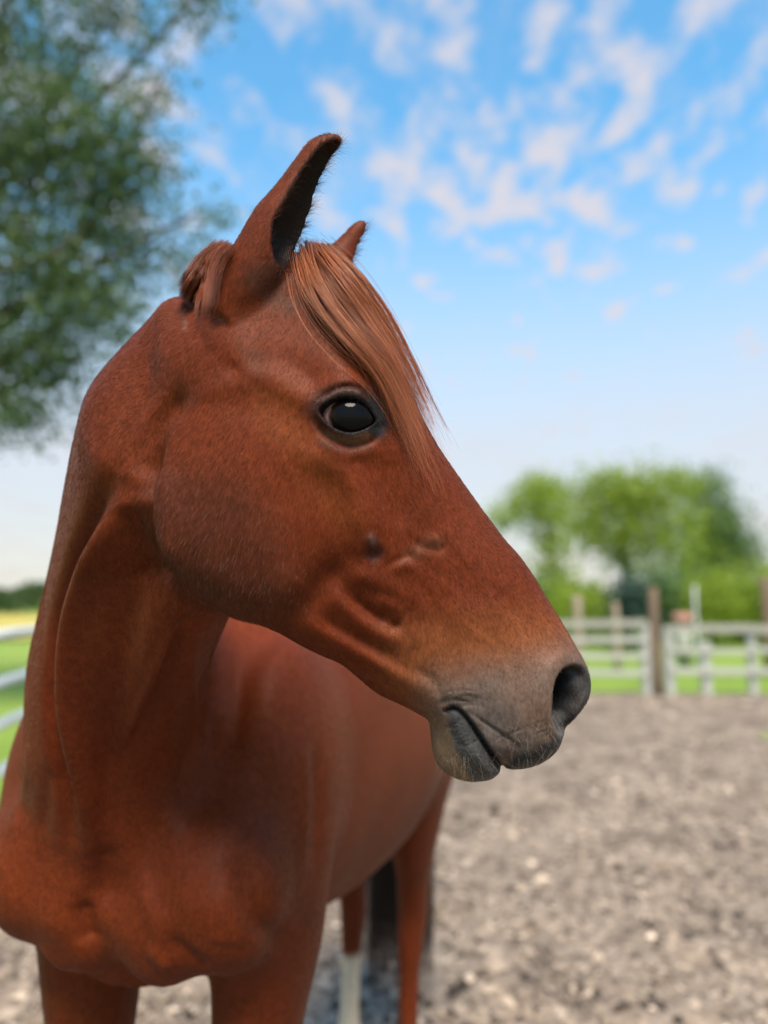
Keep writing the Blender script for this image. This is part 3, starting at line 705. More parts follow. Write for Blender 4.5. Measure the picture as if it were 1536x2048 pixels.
LEGS = [fore(+1, .13), fore(-1, .12),
        hind(.058, 2.27, .05, 0), hind(-.112, 2.43, -.05, 0)]
SH_L = (body_pt(.16, .165, 1.16), (.17, .10, .25)); SH_R = (body_pt(.14, -.175, 1.16), (.17, .105, .25))
def ax_body(tilt):
    f = nrm(BDIR + np.array((0, 0, tilt))); return np.array((f, BLAT, np.cross(f, BLAT)))
def sdf(P):
    P = np.asarray(P, float)
    d = TRUNK(P)
    d = smin(d, NECK(P), 0.09)
    d = smin(d, ellipsoid(P, SH_L[0] + (0, 0, .02), (.16, .078, .25), ax_body(-.25)), 0.05)
    d = smin(d, ellipsoid(P, SH_R[0] + (0, 0, .035), (.16, .10, .225), ax_body(-.25)), 0.05)
    # points of the shoulder and breast muscles
    d = smin(d, ellipsoid(P, body_pt(-.015, -.135, 1.10), (.075, .080, .095), ax_body(0)), 0.05)
    d = smin(d, ellipsoid(P, body_pt(-.005, .15, 1.09), (.075, .080, .10), ax_body(0)), 0.06)
    d = smin(d, ellipsoid(P, body_pt(-.015, -.055, 1.050), (.055, .062, .080), ax_body(0)), 0.035)
    d = smin(d, ellipsoid(P, body_pt(-.010, .065, 1.045), (.055, .070, .080), ax_body(0)), 0.035)
    d = smin(d, ellipsoid(P, body_pt(1.30, .13, 1.22), (.26, .13, .26), ax_body(0)), 0.08)
    d = smin(d, ellipsoid(P, body_pt(1.30, -.13, 1.22), (.26, .13, .26), ax_body(0)), 0.08)
    m = P[:, 2] < 1.30
    if m.any():
        Q = P[m]; e = d[m]
        for L_ in LEGS: e = smin(e, L_(Q), 0.045)
        d[m] = e
    m = (P[:, 2] > 1.15) & (P[:, 1] < 1.15)
    if m.any():
        Q = P[m]; h = head_sd(Q); dn_ = d[m]
        # the jaw stands proud of the neck, the poll flows into it
        k = 0.014 + 0.05 * ss((Q[:, 2] - 1.66) / 0.10)
        e = smin(h, dn_, k)
        for E, c in ((EAR_N, 0.012), (EAR_F, 0.012)):
            e = smin(e, ear_sd(Q, E), c)
        d[m] = e
    return d
def rect(parts):
    out = [parts[0][0]]
    for a, b, s in parts:
        n = max(1, int(round((b - a) / s))); out += list(a + (b - a) * (np.arange(n) + 1) / n)
    return np.array(out)
AX = rect([(-.86, -.37, .0065), (-.37, .26, .0036), (.26, .44, .012)])
AY = rect([(.66, .96, .0036), (.96, 1.34, .0065), (1.34, 2.92, .014)])
AZ = rect([(-.012, .86, .010), (.86, 1.22, .0062), (1.22, 2.02, .0036), (2.02, 2.07, .004)])
def surface_nets():
    nx, ny, nz = len(AX), len(AY), len(AZ); S = 4
    F = np.full((nx, ny, nz), 1.0, np.float32)
    ix = np.arange(0, nx, S); iy = np.arange(0, ny, S); iz = np.arange(0, nz, S)
    bx = np.minimum(ix + S, nx - 1); by = np.minimum(iy + S, ny - 1); bz = np.minimum(iz + S, nz - 1)
    cx, cy, cz = 0.5 * (AX[ix] + AX[bx]), 0.5 * (AY[iy] + AY[by]), 0.5 * (AZ[iz] + AZ[bz])
    B = np.stack(np.meshgrid(cx, cy, cz, indexing='ij'), -1).reshape(-1, 3)
    R = 0.5 * np.sqrt((AX[bx] - AX[ix])[:, None, None] ** 2 + (AY[by] - AY[iy])[None, :, None] ** 2 + (AZ[bz] - AZ[iz])[None, None, :] ** 2)
    f = sdf(B).reshape(len(ix), len(iy), len(iz))
    near = np.abs(f) < R * 1.9 + 0.006
    o = np.arange(S)
    far = np.argwhere(~near)
    val = f[~near].astype(np.float32)
    big = np.repeat(np.repeat(np.repeat(np.where(near, 1, f).astype(np.float32), S, 0), S, 1), S, 2)[:nx, :ny, :nz]
    F[:] = big
    nb = np.argwhere(near)
    for c0 in range(0, len(nb), 6000):
        b_ = nb[c0:c0 + 6000]
        I = (b_[:, 0] * S)[:, None, None, None] + o[None, :, None, None] + np.zeros((1, S, S, S), int)
        J = (b_[:, 1] * S)[:, None, None, None] + o[None, None, :, None] + np.zeros((1, S, S, S), int)
        K = (b_[:, 2] * S)[:, None, None, None] + o[None, None, None, :] + np.zeros((1, S, S, S), int)
        I, J, K = I.ravel(), J.ravel(), K.ravel(); ok = (I < nx) & (J < ny) & (K < nz); I, J, K = I[ok], J[ok], K[ok]
        F[I, J, K] = sdf(np.stack([AX[I], AY[J], AZ[K]], -1))
    neg = F < 0
    cnt = np.zeros((nx-1, ny-1, nz-1), np.int8)
    for a in (0, 1):
        for b in (0, 1):
            for c in (0, 1): cnt += neg[a:nx-1+a, b:ny-1+b, c:nz-1+c]
    act = (cnt > 0) & (cnt < 8)
    C = np.argwhere(act); idx = np.full(act.shape, -1, np.int32); idx[act] = np.arange(len(C))
    pos = np.zeros((len(C), 3)); w = np.zeros(len(C))
    cor = [(a, b, c) for a in (0, 1) for b in (0, 1) for c in (0, 1)]
    G = np.stack([F[C[:, 0]+a, C[:, 1]+b, C[:, 2]+c] for a, b, c in cor], 1)
    for i, p in enumerate(cor):
        for j, q_ in enumerate(cor):
            if j <= i or sum(abs(p[k] - q_[k]) for k in range(3)) != 1: continue
            f0, f1 = G[:, i], G[:, j]; m = (f0 < 0) != (f1 < 0)
            t = np.where(m, f0 / np.where(m, f0 - f1, 1), 0)
            P0 = np.stack([AX[C[:, 0]+p[0]], AY[C[:, 1]+p[1]], AZ[C[:, 2]+p[2]]], 1)
            P1 = np.stack([AX[C[:, 0]+q_[0]], AY[C[:, 1]+q_[1]], AZ[C[:, 2]+q_[2]]], 1)
            pos += np.where(m[:, None], P0 + t[:, None] * (P1 - P0), 0); w += m
    V = pos / w[:, None]
    Q = []
    for axis in range(3):
        s0 = [slice(1, n - 1) for n in (nx, ny, nz)]; s1 = list(s0)
        s0[axis] = slice(0, (nx, ny, nz)[axis] - 1); s1[axis] = slice(1, (nx, ny, nz)[axis])
        a, b = neg[tuple(s0)], neg[tuple(s1)]
        E = np.argwhere(a != b); inside_first = a[a != b]
        off = np.array([1, 1, 1]); off[axis] = 0; E = E + off
        u, v = [(1, 2), (2, 0), (0, 1)][axis]
        du = np.zeros(3, int); du[u] = 1; dv = np.zeros(3, int); dv[v] = 1
        g = lambda e: idx[e[:, 0], e[:, 1], e[:, 2]]
        q4 = np.stack([g(E - du - dv), g(E - dv), g(E), g(E - du)], 1)
        q4[~inside_first] = q4[~inside_first][:, ::-1]
        Q.append(q4)
    Q = np.concatenate(Q); Q = Q[(Q >= 0).all(1)]
    return V, Q
def grad(V, e=0.0012):
    g = np.empty_like(V)
    for k in range(3):
        d = np.zeros(3); d[k] = e; g[:, k] = (sdf(V + d) - sdf(V - d)) / (2 * e)
    return g
def project(V, it=2, lim=0.003):
    V = V.copy()
    for _ in range(it):
        f = sdf(V); g = grad(V); n2 = (g * g).sum(1)
        step = (f / np.maximum(n2, 0.15))[:, None] * g
        L = np.linalg.norm(step, axis=1, keepdims=True); V -= step * np.minimum(1, lim / np.maximum(L, 1e-9))
    return V
# ---- extract the surface, refine it where detail sits, then carve neck and chest relief
_o = np.array((0, 0, CAM_Z))
def march_many(uv, dmax=2.6):
    """first points of the horse's surface on the lines of sight through photo pixels (nan where they miss)"""
    d = np.array([nrm(at(u, v, 1.0) - _o) for u, v in uv]); t = np.full(len(d), .6); f = np.ones(len(d))
    for _ in range(70):
        f = sdf(_o + d * t[:, None]); t = t + np.where(f > .0003, np.maximum(f * .8, .0003), 0)
        if ((f < .0005) | (t > dmax)).all(): break
    P = _o + d * t[:, None]; P[(f > .004) | (t > dmax)] = np.nan
    return P
V, Q = surface_nets()
V = project(V, 2)
_me = mesh_from(V, Q, 'tmp')
bm = bmesh.new(); bm.from_mesh(_me); bpy.data.meshes.remove(_me)
BX = [(at(u0, v1, .765), at(u1, v0, .765)) for (u0, v0, u1, v1) in ((600, 740, 800, 930), (1080, 1300, 1200, 1490), (850, 1370, 1050, 1580), (720, 1060, 900, 1150), (660, 1130, 850, 1420))]
def boxes(P):
    x, y, z = P.T; m = (z > 1.86) & (x > -.22)
    for a, b in BX: m |= (a[0] < x) & (x < b[0]) & (a[2] < z) & (z < b[2]) & (np.abs(y - HY) < .13) & (y < 1.0)
    return m
inb = boxes(V)
ed = [e for e in bm.edges if inb[e.verts[0].index] and inb[e.verts[1].index]]
bmesh.ops.subdivide_edges(bm, edges=ed, cuts=1, use_grid_fill=True)
bmesh.ops.triangulate(bm, faces=[f for f in bm.faces if len(f.verts) > 4])
body_me = bpy.data.meshes.new('body'); bm.to_mesh(body_me); bm.free()
def get_co(me):
    a = np.empty(len(me.vertices) * 3, np.float32); me.vertices.foreach_get('co', a); return a.reshape(-1, 3).astype(float)
V = get_co(body_me)
mref = boxes(V)
V[mref] = project(V[mref], 3, 0.0015)
def relax(V, sel, it, lam=0.5):
    ed = np.empty(len(body_me.edges) * 2, np.int32); body_me.edges.foreach_get('vertices', ed); ed = ed.reshape(-1, 2)
    for _ in range(it):
        s = np.zeros_like(V); c = np.zeros(len(V))
        np.add.at(s, ed[:, 0], V[ed[:, 1]]); np.add.at(s, ed[:, 1], V[ed[:, 0]])
        np.add.at(c, ed.ravel(), 1)
        t = s / np.maximum(c, 1)[:, None]
        V = np.where(sel[:, None], V + lam * (t - V), V)
    return V
V = relax(V, V[:, 2] > 1.87, 3)
V = relax(V, np.ones(len(V), bool), 1, .35)
def normals(V):
    body_me.vertices.foreach_set('co', V.astype(np.float32).ravel()); body_me.update()
    n = np.empty(len(V) * 3, np.float32); body_me.vertex_normals.foreach_get('vector', n); return n.reshape(-1, 3).astype(float)
Nn = normals(V)
disp = np.zeros(len(V))
STROKES = []
def carve(pts, width, amp, taper=True): STROKES.append((pts, width, amp, taper))
def do_carve(P, width, amp, taper):
    P = P[~np.isnan(P[:, 0])]
    if not len(P): return
    if len(P) == 1: P = np.vstack([P, P + 1e-4])
    P = spline_open(P, 5); m = len(P) - 1
    lo, hi = P.min(0) - 3 * width, P.max(0) + 3 * width
    s = np.where(((V > lo) & (V < hi)).all(1))[0]
    if not len(s): return
    X = V[s]; d = np.full(len(s), 9.0); tt = np.zeros(len(s))
    for i in range(m):
        a = P[i]; e = P[i+1] - a; t = np.clip((X - a) @ e / (e @ e + 1e-15), 0, 1); q_ = np.linalg.norm(X - a - t[:, None] * e, axis=1)
        k = q_ < d; d = np.where(k, q_, d); tt = np.where(k, (i + t) / m, tt)
    g = np.exp(-(d / width) ** 2)
    if taper and m > 6: g = g * np.clip(np.sin(np.pi * np.clip(tt * .9 + .05, 0, 1)) * 1.6, 0, 1)
    disp[s] += amp * g
carve([(238, 1010), (204, 1080), (172, 1160), (146, 1260), (138, 1380), (148, 1480), (162, 1560), (174, 1640), (178, 1720)], .016, 18*mm)
carve([(212, 965), (172, 1065), (134, 1160), (108, 1260), (100, 1380), (110, 1480), (130, 1580), (146, 1670)], .015, -20*mm)
carve([(305, 1090), (250, 1200), (222, 1350), (218, 1500), (222, 1660)], .030, -22*mm)
carve([(378, 785), (325, 832), (288, 890), (270, 970)], .014, -9*mm)
carve([(322, 880), (306, 925), (295, 990), (296, 1060), (310, 1115), (338, 1160), (372, 1195)], .011, -15*mm)
carve([(262, 950), (252, 1040), (280, 1130), (300, 1180)], .028, -13*mm)
carve([(335, 930), (322, 1000), (326, 1070), (350, 1130)], .016, 5*mm)
carve([(250, 880), (300, 835), (350, 800)], .016, 3*mm); carve([(225, 960), (235, 890), (270, 840)], .014, -3*mm)
carve([(238, 1008), (285, 1000)], .011, 5*mm); carve([(262, 1060), (285, 1110), (300, 1150)], .010, 3.5*mm)
carve([(250, 1040), (262, 1090)], .009, -4*mm)
carve([(352, 1240), (318, 1330), (278, 1420), (248, 1510)], .006, 8*mm)
carve([(372, 1240), (345, 1330), (305, 1430), (275, 1520)], .016, -14*mm)
carve([(368, 1235), (385, 1340), (392, 1450), (400, 1560)], .010, 4*mm); carve([(412, 1260), (418, 1360), (420, 1500)], .012, -3*mm)
carve([(450, 1290), (455, 1400), (440, 1520)], .012, 2.5*mm); carve([(480, 1300), (478, 1420), (470, 1520)], .014, -2.5*mm)
carve([(520, 1330), (545, 1450), (560, 1560)], .020, 3*mm)
carve([(180, 650), (215, 800), (200, 900)], .030, 2*mm); carve([(300, 700), (290, 780), (240, 860)], .016, -3*mm)
carve([(430, 640), (420, 600)], .010, -3*mm)
carve([(255, 1690), (290, 1780), (320, 1850), (335, 1900)], .020, 8*mm)
carve([(165, 1800), (172, 1850), (180, 1890)], .014, -14*mm); carve([(215, 1720), (210, 1780)], .02, -10*mm)
carve([(130, 1780), (110, 1830)], .035, 8*mm); carve([(235, 1830), (250, 1860)], .03, 6*mm)
carve([(480, 1700), (500, 1800), (530, 1860), (575, 1880)], .018, -14*mm)
carve([(410, 1780), (450, 1850), (440, 1890)], .03, 5*mm)
carve([(312, 1905), (330, 1925)], .012, 8*mm); carve([(345, 1880), (400, 1925)], .014, -6*mm)
carve([(605, 1480), (612, 1600), (608, 1720)], .018, 5*mm); carve([(632, 1500), (638, 1620), (632, 1740)], .022, -9*mm)
carve([(60, 1500), (45, 1600), (30, 1680)], .02, 5*mm); carve([(95, 1560), (85, 1650)], .016, -5*mm)
carve([(95, 1905), (120, 1930)], .012, 5*mm)
_hit = march_many([p for S in STROKES for p in S[0]]); _k = 0
for S in STROKES: do_carve(_hit[_k:_k + len(S[0])], *S[1:]); _k += len(S[0])
V = V + Nn * disp[:, None]
rs = np.random.default_rng(5)
Nn = normals(V)
# ---- pigment of coat and skin, with some light and shade painted in
def lin(r, g, b): return np.array([((c / 255 + .055) / 1.055) ** 2.4 if c > 10 else c / 255 / 12.92 for c in (r, g, b)])
CH_C = np.array((.112, .0205, .0052))
def vnoise(P, f, seed):
    r = np.random.default_rng(seed); out = 0
    for _ in range(7):
        k = r.normal(size=3); k = k / np.linalg.norm(k) * f * r.uniform(.6, 1.5); out = out + np.sin(P @ k + r.uniform(0, 6.3))
    return out / 7
colr = np.tile(CH_C, (len(V), 1)) * (1 + .16 * vnoise(V, 22, 1) + .10 * vnoise(V, 60, 2))[:, None]
colr[:, 1] *= 1 + .10 * vnoise(V, 15, 4)
is_head = (np.abs(V[:, 1] - HY) < .125) & (hlook(SD, V[:, 0], V[:, 2]) > -.012) & (V[:, 2] > 1.2)
hx, hz = V[is_head, 0], V[is_head, 2]
def paint(mask, c, s): 
    m = np.zeros(len(V)); m[is_head] = np.clip(mask, 0, 1) * s
    colr[:] = colr * (1 - m[:, None]) + np.asarray(c) * m[:, None]
def pmask(pts, blur):
    P = spline_closed([hs(u, v) for u, v in pts], 3); return ss(poly_sd(hx, hz, P) / pxm(blur) + .5)
def smask(pts, width):
    P = spline_open([hs(u, v) for u, v in pts], 4); d = np.full(hx.shape, 9.0)
    for i in range(len(P) - 1): d = np.minimum(d, seg_dist(hx, hz, P[i], P[i+1])[0])
    return np.exp(-(d / pxm(width)) ** 2)
hn = vnoise(V[is_head], 120, 7) * .5 + .5
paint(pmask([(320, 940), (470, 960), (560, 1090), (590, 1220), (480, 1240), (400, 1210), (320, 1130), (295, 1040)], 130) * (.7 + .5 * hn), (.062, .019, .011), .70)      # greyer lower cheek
paint(pmask([(520, 770), (600, 800), (640, 900), (700, 980), (720, 1060), (660, 1040), (590, 930), (520, 850)], 70), (.175, .045, .011), .5)
paint(pmask([(790, 1270), (900, 1245), (1040, 1230), (1130, 1240), (1220, 1300), (1210, 1480), (1080, 1590), (860, 1600), (840, 1440), (790, 1380)], 140), (.20, .068, .024), .7)
paint(pmask([(850, 1360), (930, 1335), (1060, 1315), (1140, 1290), (1215, 1320), (1200, 1480), (1080, 1590), (860, 1600), (850, 1440)], 110) * (.75 + .35 * hn), (.110, .090, .077), .88)
paint(pmask([(880, 1390), (960, 1385), (1040, 1440), (1060, 1500), (1000, 1520), (900, 1430)], 70) * (.6 + .5 * hn), (.058, .053, .052), .8)
paint(pmask([(845, 1450), (885, 1440), (925, 1520), (960, 1575), (900, 1590), (850, 1540)], 30), (.17, .112, .070), .75)
paint(pmask([(896, 1416), (914, 1416), (950, 1455), (1008, 1536), (1004, 1575), (960, 1580), (928, 1530), (905, 1480)], 14), (.048, .049, .051), .92)
paint(pmask([(1006, 1540), (1030, 1510), (1080, 1494), (1120, 1466), (1150, 1470), (1130, 1520), (1070, 1560), (1015, 1556)], 22), (.024, .026, .029), .95)
paint(smask(MOUTH, 9), (.012, .012, .014), .9)
paint(pmask(NOS_O, 10), (.008, .009, .011), .97)  # dark nostril skin, painted blacker still to put shade in the hollow
paint(pmask([(1140, 1335), (1170, 1330), (1196, 1350), (1196, 1395), (1160, 1430), (1140, 1420), (1158, 1380)], 22), (.050, .046, .046), .75)
paint(pmask([(1110, 1440), (1140, 1430), (1140, 1470), (1115, 1480)], 16), (.085, .080, .080), .7)
paint(pmask([(612, 818), (650, 778), (700, 768), (748, 780), (778, 830), (772, 872), (735, 872), (700, 890), (650, 872)], 40), (.012, .008, .008), .88)
paint(pmask([(735, 800), (758, 800), (775, 845), (762, 872), (738, 862)], 22), (.016, .018, .022), .9)
paint(pmask([(640, 820), (660, 800), (700, 788), (735, 808), (755, 845), (735, 866), (700, 874), (660, 856)], 12), (.008, .008, .009), .95)
paint(smask([(645, 800), (680, 784), (715, 786)], 5), (.10, .060, .052), .7)  # highlight on the upper lid fold, painted into the colour
paint(smask([(655, 868), (700, 884), (735, 872)], 7), (.13, .072, .042), .7)  # brown lower lid skin with its highlight painted in
paint(smask([(640, 885), (690, 902), (738, 893)], 7), (.035, .024, .022), .5)  # shade of the crease under the lid, painted on
paint(pmask([(728, 1070), (755, 1072), (768, 1100), (750, 1122), (728, 1108)], 26) * np.clip(hn * 1.6 - .1, 0, 1), (.022, .019, .020), .85)
paint(smask([(745, 1080)], 6) if False else smask([(742, 1074), (748, 1086)], 6), (.12, .11, .11), .5)
paint(smask([(820, 1110), (850, 1090), (875, 1085)], 14), (.15, .065, .038), .5)
paint(pmask([(480, 700), (520, 700), (545, 740), (510, 755)], 30), (.085, .032, .018), .5)
paint(smask([(376, 652), (381, 662), (378, 670)], 4) * np.clip(hn * 1.8 - .3, 0, 1), (.32, .28, .24), .5)
paint(smask([(560, 560), (520, 580), (580, 610)], 26), (.06, .03, .022), .6)
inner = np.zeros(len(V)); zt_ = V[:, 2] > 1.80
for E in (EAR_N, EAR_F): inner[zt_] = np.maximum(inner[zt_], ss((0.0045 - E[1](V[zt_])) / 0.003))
colr = colr * (1 - .96 * inner[:, None]) + np.array((.010, .007, .006)) * .96 * inner[:, None]  # dark inner ear, painted blacker so the cavity looks shaded
tipz = ss((V[:, 2] - at(650, 300, .765)[2]) / .02) * .5
colr = colr * (1 - tipz[:, None]) + np.array((.07, .026, .016)) * tipz[:, None]
sock = ss((.435 - V[:, 2]) / .03) * ((np.hypot(V[:, 0] + .112, V[:, 1] - 2.45) < .16))
colr = colr * (1 - sock[:, None]) + np.array((.62, .52, .37)) * sock[:, None]
hoof = ss((.070 - V[:, 2]) / .006)
colr = colr * (1 - hoof[:, None]) + np.array((.05, .045, .04)) * hoof[:, None]
colr = np.clip(colr, .004, 1)
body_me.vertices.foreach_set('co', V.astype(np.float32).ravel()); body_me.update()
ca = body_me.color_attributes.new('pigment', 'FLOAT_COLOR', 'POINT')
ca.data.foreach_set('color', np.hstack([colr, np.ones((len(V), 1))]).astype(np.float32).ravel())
bare = np.zeros(len(V))                                                       # naked skin: lips, nostrils, lids
bare[is_head] = np.clip(pmask([(622, 820), (652, 784), (700, 776), (745, 788), (772, 835), (765, 868), (735, 870), (700, 880), (655, 864)], 24) + pmask(NOS_O, 12) + pmask([(896, 1416), (914, 1416), (950, 1455), (1008, 1536), (1004, 1575), (960, 1580), (928, 1530), (905, 1480)], 14)
                        + pmask([(1006, 1540), (1030, 1515), (1080, 1500), (1120, 1470), (1150, 1470), (1130, 1520), (1070, 1560), (1015, 1556)], 20), 0, 1)
bare = np.maximum(bare, inner)
ba = body_me.attributes.new('bare', 'FLOAT', 'POINT'); ba.data.foreach_set('value', bare.astype(np.float32))

def coat_material():
    g = NG('chestnut_coat')
    att = g.node('ShaderNodeAttribute', attribute_name='pigment'); br = g.node('ShaderNodeAttribute', attribute_name='bare')
    c = g.coord('Object')
    f1 = g.noise(g.mapping(c, (1, 1, .35), (0, rad(20), 0)), 420, 2, .6); f2 = g.noise(c, 90, 3, .6)
    k = g.math('ADD', g.math('MULTIPLY', f1, .5), g.math('MULTIPLY', f2, .5))
    col = g.mix(1.0, att.outputs['Color'], g.ramp(k, [(.30, (.62, .60, .60)), (.70, (1.34, 1.36, 1.38))]), 'MULTIPLY')
    g.base(col, .52, .20)
    g.put(g.b.inputs['Specular IOR Level'], g.math('SUBTRACT', .12, g.math('MULTIPLY', br.outputs['Fac'], .05)))
    g.put(g.b.inputs['Roughness'], g.math('SUBTRACT', .55, g.math('MULTIPLY', br.outputs['Fac'], .14)))
    g.put(g.b.inputs['Sheen Weight'], g.math('MULTIPLY', g.math('SUBTRACT', 1.0, br.outputs['Fac']), .04)); g.b.inputs['Sheen Roughness'].default_value = .4
    g.b.inputs['Sheen Tint'].default_value = (1, .72, .52, 1)
    vor = g.node('ShaderNodeTexVoronoi'); vor.inputs['Scale'].default_value = 420; g.put(vor.inputs['Vector'], g.mapping(c, (1, 1, .6)))
    h = g.math('ADD', g.math('MULTIPLY', f1, .6), g.math('MULTIPLY', g.math('MULTIPLY', vor.outputs['Distance'], br.outputs['Fac']), .9))
    g.bump(h, .30, .002)
    return g.mat
COAT = coat_material()
horse = empty('horse', tuple(body_pt(.7, 0, 0)))
tag(horse, 'chestnut horse standing in the paddock with its head turned sideways', 'horse')
H_OFF = np.array(horse.location)
bpy.context.view_layer.update()
def under_horse(o):
    o.parent = horse; o.location = (-H_OFF[0], -H_OFF[1], -H_OFF[2]); return o
body = under_horse(link_mesh('body', body_me, COAT))
# ---- eyes
def make_eye(side):
    ex, ez = hs(694, 828); h = float(hlook(H0, ex, ez))
    c = np.array((ex, HY - side * (h - .0195), ez)); R = np.array((.0278, .0205, .0228))
    bm = bmesh.new(); bmesh.ops.create_uvsphere(bm, u_segments=64, v_segments=40, radius=1)
    me = bpy.data.meshes.new('eye'); bm.to_mesh(me); bm.free()
    p = get_co(me); look = nrm((.36, -side, -.05)); a = np.degrees(np.arccos(np.clip(p @ look, -1, 1)))
    bulge = 1 + .05 * ss((56 - a) / 20)
    me.vertices.foreach_set('co', (p * R * bulge[:, None]).astype(np.float32).ravel())
    m = ss((a - 58) / 5); lim_ = ss((a - 36) / 22)
    cc = np.array((.004, .0035, .0045)) * (1 - lim_[:, None]) + np.array((.012, .006, .004)) * lim_[:, None]
    cc = cc * (1 - m[:, None]) + np.array((.30, .165, .15)) * m[:, None]
    ca = me.color_attributes.new('pigment', 'FLOAT_COLOR', 'POINT')
    ca.data.foreach_set('color', np.hstack([cc, np.ones((len(p), 1))]).astype(np.float32).ravel())
    o = link_mesh('eye', me, EYE_M); o.parent = horse; o.location = tuple(c - H_OFF); return o
g = NG('wet_eye'); _a = g.node('ShaderNodeAttribute', attribute_name='pigment'); g.base(_a.outputs['Color'], .05, .11)
EYE_M = g.mat
for sd_ in (1, -1): make_eye(sd_)
# ------------------------------------------------------------------ hair: coat, forelock, mane, tail, whiskers
def hair_mat(name, rough=.42, spec=.45, trans=0.0):
    g = NG(name); a = g.node('ShaderNodeAttribute', attribute_name='tone')
    g.base(a.outputs['Color'], rough, spec)
    return g.mat
HAIR_M = hair_mat('long_hair', .40, .35); FUR_M = hair_mat('short_coat', .34, .34)
FUR_M.node_tree.nodes['Principled BSDF'].inputs['Specular Tint'].default_value = (1, .72, .48, 1)
def curves_object(name, pts, rads, tones, mat):
    """pts (n, k, 3), rads (n, k), tones (n, 3)"""
    n, k, _ = pts.shape
    cd = bpy.data.hair_curves.new(name); cd.add_curves([k] * n)
    cd.position_data.foreach_set('vector', np.ascontiguousarray(pts - H_OFF, np.float32).ravel())
    ra = cd.attributes.get('radius') or cd.attributes.new('radius', 'FLOAT', 'POINT')
    ra.data.foreach_set('value', np.ascontiguousarray(rads, np.float32).ravel())
    ta = cd.attributes.new('tone', 'FLOAT_COLOR', 'CURVE')
    ta.data.foreach_set('color', np.hstack([tones, np.ones((n, 1))]).astype(np.float32).ravel())
    cd.materials.append(mat)
    o = bpy.data.objects.new(name, cd); COL.objects.link(o); o.parent = horse; return o
HR_ = np.random.default_rng(11)
# ---- short coat on head, neck, breast
body_me.calc_loop_triangles()
TR = np.empty(len(body_me.loop_triangles) * 3, np.int32); body_me.loop_triangles.foreach_get('vertices', TR); TR = TR.reshape(-1, 3)
Nn = normals(V)
A_, B_, C_ = V[TR[:, 0]], V[TR[:, 1]], V[TR[:, 2]]
area = np.linalg.norm(np.cross(B_ - A_, C_ - A_), axis=1) * .5; cen = (A_ + B_ + C_) / 3
dens = np.interp(cen[:, 1], (.98, 1.12, 1.5, 2.0), (1.0, .38, .22, .04)) * ss((cen[:, 2] - .80) / .15) + .01
dens = np.where((cen[:, 1] > HY + .02) & (cen[:, 1] < 1.0) & (cen[:, 2] > 1.2), .4, dens)
dens = dens * (1 - .97 * bare[TR].mean(1)) * (1 - .9 * inner[TR].mean(1))
pr = area * dens; pr /= pr.sum()
NF = 330000
ti = HR_.choice(len(TR), NF, p=pr); r1 = np.sqrt(HR_.random(NF)); r2 = HR_.random(NF)
bw = np.stack([1 - r1, r1 * (1 - r2), r1 * r2], 1)
root = (V[TR[ti]] * bw[:, :, None]).sum(1); nn = (Nn[TR[ti]] * bw[:, :, None]).sum(1); nn /= np.linalg.norm(nn, axis=1, keepdims=True)
tone = (colr[TR[ti]] * bw[:, :, None]).sum(1)
def blend(P, items):
    num = np.zeros_like(P); den = np.zeros(len(P))
    for c, d in items:
        w = 1 / (((P - c) ** 2).sum(1) + .0015) ** 1.6; num += w[:, None] * nrm(d); den += w
    return num / den[:, None]
flow_pts = [((500, 900), (-.55, 0, -.8)), ((380, 1000), (-.5, 0, -.85)), ((450, 1150), (-.35, .1, -.9)), ((600, 1050), (-.2, 0, -1)), ((560, 720), (-.4, 0, -.9)), ((700, 950), (.3, 0, -1)),
            ((850, 1000), (.5, 0, -.85)), ((950, 1180), (.6, 0, -.8)), ((1050, 1300), (.6, 0, -.8)), ((900, 1300), (.5, 0, -.9)), ((720, 1230), (.3, 0, -.9)), ((1100, 1480), (.2, 0, -1)), ((930, 1500), (.3, 0, -1)),
            ((640, 620), (.2, 0, -1)), ((500, 600), (-.5, 0, -.8)), ((620, 780), (-.3, 0, -.8)), ((400, 700), (-.6, .2, -.7)), ((250, 800), (-.6, .5, -.8)), ((200, 1000), (-.4, .5, -.9)), ((150, 1250), (0, .4, -1)), ((280, 1200), (-.1, .4, -1)),
            ((560, 380), (-.4, 0, -.9)), ((640, 300), (-.4, 0, -.9)), ((250, 1600), (0, 0, -1)), ((480, 1500), (.1, .2, -1)), ((100, 1700), (-.2, .1, -1))]
fp = march_many([p for p, _ in flow_pts]); items = [(fp[i], d) for i, (_, d) in enumerate(flow_pts) if not np.isnan(fp[i, 0])]
fl = blend(root, items) + HR_.normal(size=(NF, 3)) * .16
fl -= nn * (fl * nn).sum(1, keepdims=True); fl /= np.linalg.norm(fl, axis=1, keepdims=True)
onh = (np.abs(root[:, 1] - HY) < .13) & (root[:, 1] < 1.0) & (root[:, 2] > 1.2)
xm, zm = hs(1030, 1400); mz = np.exp(-((root[:, 0] - xm) ** 2 + (root[:, 2] - zm) ** 2) / .10 ** 2) * onh
xj, zj = hs(430, 1150); jw = np.exp(-((root[:, 0] - xj) ** 2 + (root[:, 2] - zj) ** 2) / .08 ** 2) * onh
ln = (.0058 + .0035 * jw - .0028 * mz) * HR_.uniform(.6, 1.25, NF); lift = np.where(onh, .14, .05) + .16 * jw + .08 * HR_.random(NF)
d1 = fl + nn * lift[:, None]; d1 /= np.linalg.norm(d1, axis=1, keepdims=True)
p1 = root + d1 * (ln * .5)[:, None]; p2 = p1 + (fl + nn * (lift * .35)[:, None] + HR_.normal(size=(NF, 3)) * .07) * (ln * .5)[:, None]
pts = np.stack([root - nn * .0004, p1, p2], 1)
var = np.exp(HR_.normal(size=NF) * .14); tone = tone * var[:, None] * (1.08, 1.05, 1.03)
